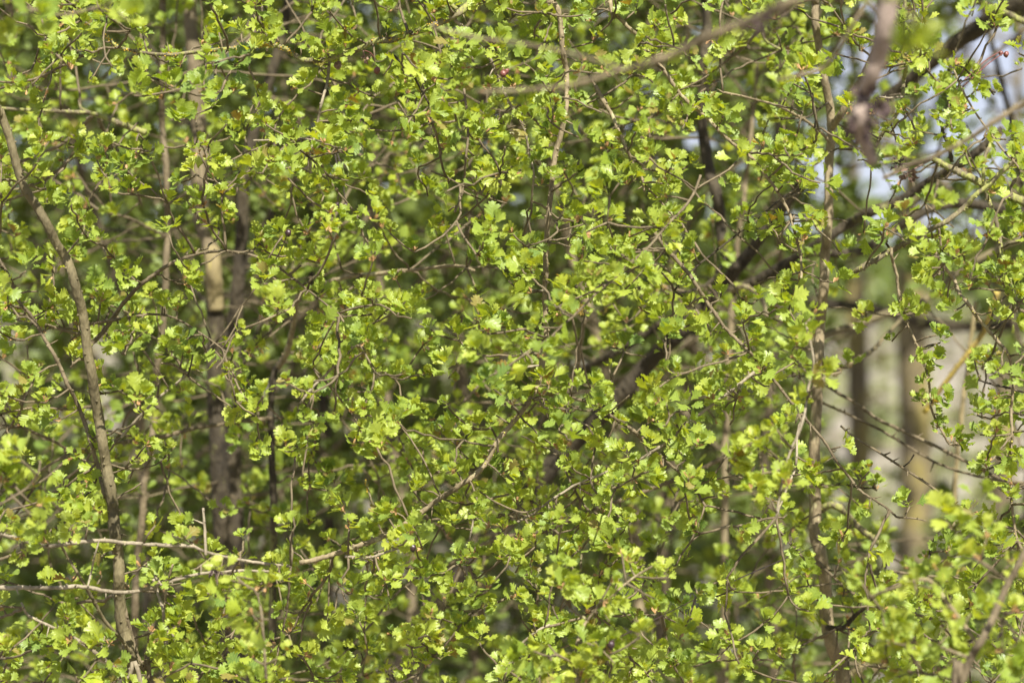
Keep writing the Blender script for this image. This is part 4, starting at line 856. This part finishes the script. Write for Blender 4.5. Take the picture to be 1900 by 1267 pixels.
gz = np.where(gy < 12, 0, (np.clip(gy, 12, 140) - 12) * .040) + np.where((gy > 5) & (gy < 150), .12 * np.sin(gx * .7 + gy * .3) * np.sin(gy * .23), 0)
nx = len(xs); q = np.array([(j * nx + i, j * nx + i + 1, (j + 1) * nx + i + 1, (j + 1) * nx + i) for j in range(len(ys) - 1) for i in range(nx - 1)])
mb.add(np.stack([gx, gy, gz], -1).reshape(-1, 3), idx=q.ravel(), cnt=np.full(len(q), 4)); gr = mb.build('ground', ground_mat()); gr['kind'] = 'structure'
def gz_at(y): return max(0, (min(y, 140) - 12) * .04)
FAR = [('broad soft olive-brown trunk in the pale gap, the left of two', 1584, 40, 13), ('broad soft brown trunk in the pale gap, the right of two', 1699, 58, 12.5),
       ('dim soft trunk beyond the left edge of the thicket', 40, 60, 10), ('dim soft trunk beyond the thicket left of the middle', 560, 46, 11), ('dim soft trunk far beyond the middle of the thicket', 1010, 44, 12),
       ('slim soft trunk beyond the right edge of the pale gap', 1870, 40, 13), ('dim soft trunk beyond the thicket between the two left background stems', 240, 36, 14)]
for lab, x, wpx, d in FAR:
    b = at(x, 633, d); g0 = gz_at(d); w = wpx / W * LW * d / 2; loc = np.array([b[0], d, g0 - .05])
    root = thing('background_tree', lab, 'tree', loc, 'trees standing behind the thicket'); mb = MB()
    C = catmull([loc, loc + [R.normal(0, .03), 0, 1], loc + [R.normal(0, .06), 0, 2.2], loc + [R.normal(0, .15), .1, 3.6], loc + [R.normal(0, .3), .2, 5.4]], 8)
    tube(mb, C, w * np.interp(C[:, 2] - g0, [0, 1.7, 2.3, 5.4], [1.1, 1, .42, .2]) if wpx in (40, 58) else np.linspace(w * 1.1, w * .35, len(C)), 20, .05)
    tips = []
    for _ in range(12):
        j = int(R.uniform(.5, .98) * len(C)); a = C[j]; v = np.array([R.normal(0, 1.1), R.normal(0, 1), R.uniform(.2, 1.4)]); B = catmull([a, a + v * .5 + R.normal(0, .08, 3), a + v], 6); tube(mb, B, np.linspace(w * .3, .008, len(B)), 6, .08); tips.append(B)
    mb.build('trunk', BARK['far'], root, origin=loc)
    tips = np.vstack(tips); cb = MB(); n = 120; pc = tips[R.integers(0, len(tips), n)] + R.normal(0, .28, (n, 3)); pc = pc[pc[:, 2] > 2.3]
    rosettes(cb, pc, R.standard_normal(pc.shape), R.uniform(1.8, 3.2, len(pc)), LEAF_COARSE, .5, buds=False)
    cb.build('crown', LEAF_SHADED, root, attrs=True, origin=loc)
# wood far up the slope: one soft mass of scrub
mb = MB(); n = 3200; y = R.uniform(55, 120, n); x = R.uniform(-.24, .24, n) * y
z = np.array([gz_at(v) for v in y]) + R.random(n) ** 1.6 * np.where(x / y < .08, 3.6, 1.2)
rosettes(mb, np.stack([x, y, z], 1), np.tile(UP, (n, 1)), R.uniform(14, 30, n), LEAF_COARSE, .3, buds=False)
tag(mb.build('far_scrub', LEAF_SHADED, attrs=True), 'soft belt of scrub along the top of the slope far behind', 'scrub', kind='stuff')
print('rosettes', NROS, 'limbs', len(LIMBS))
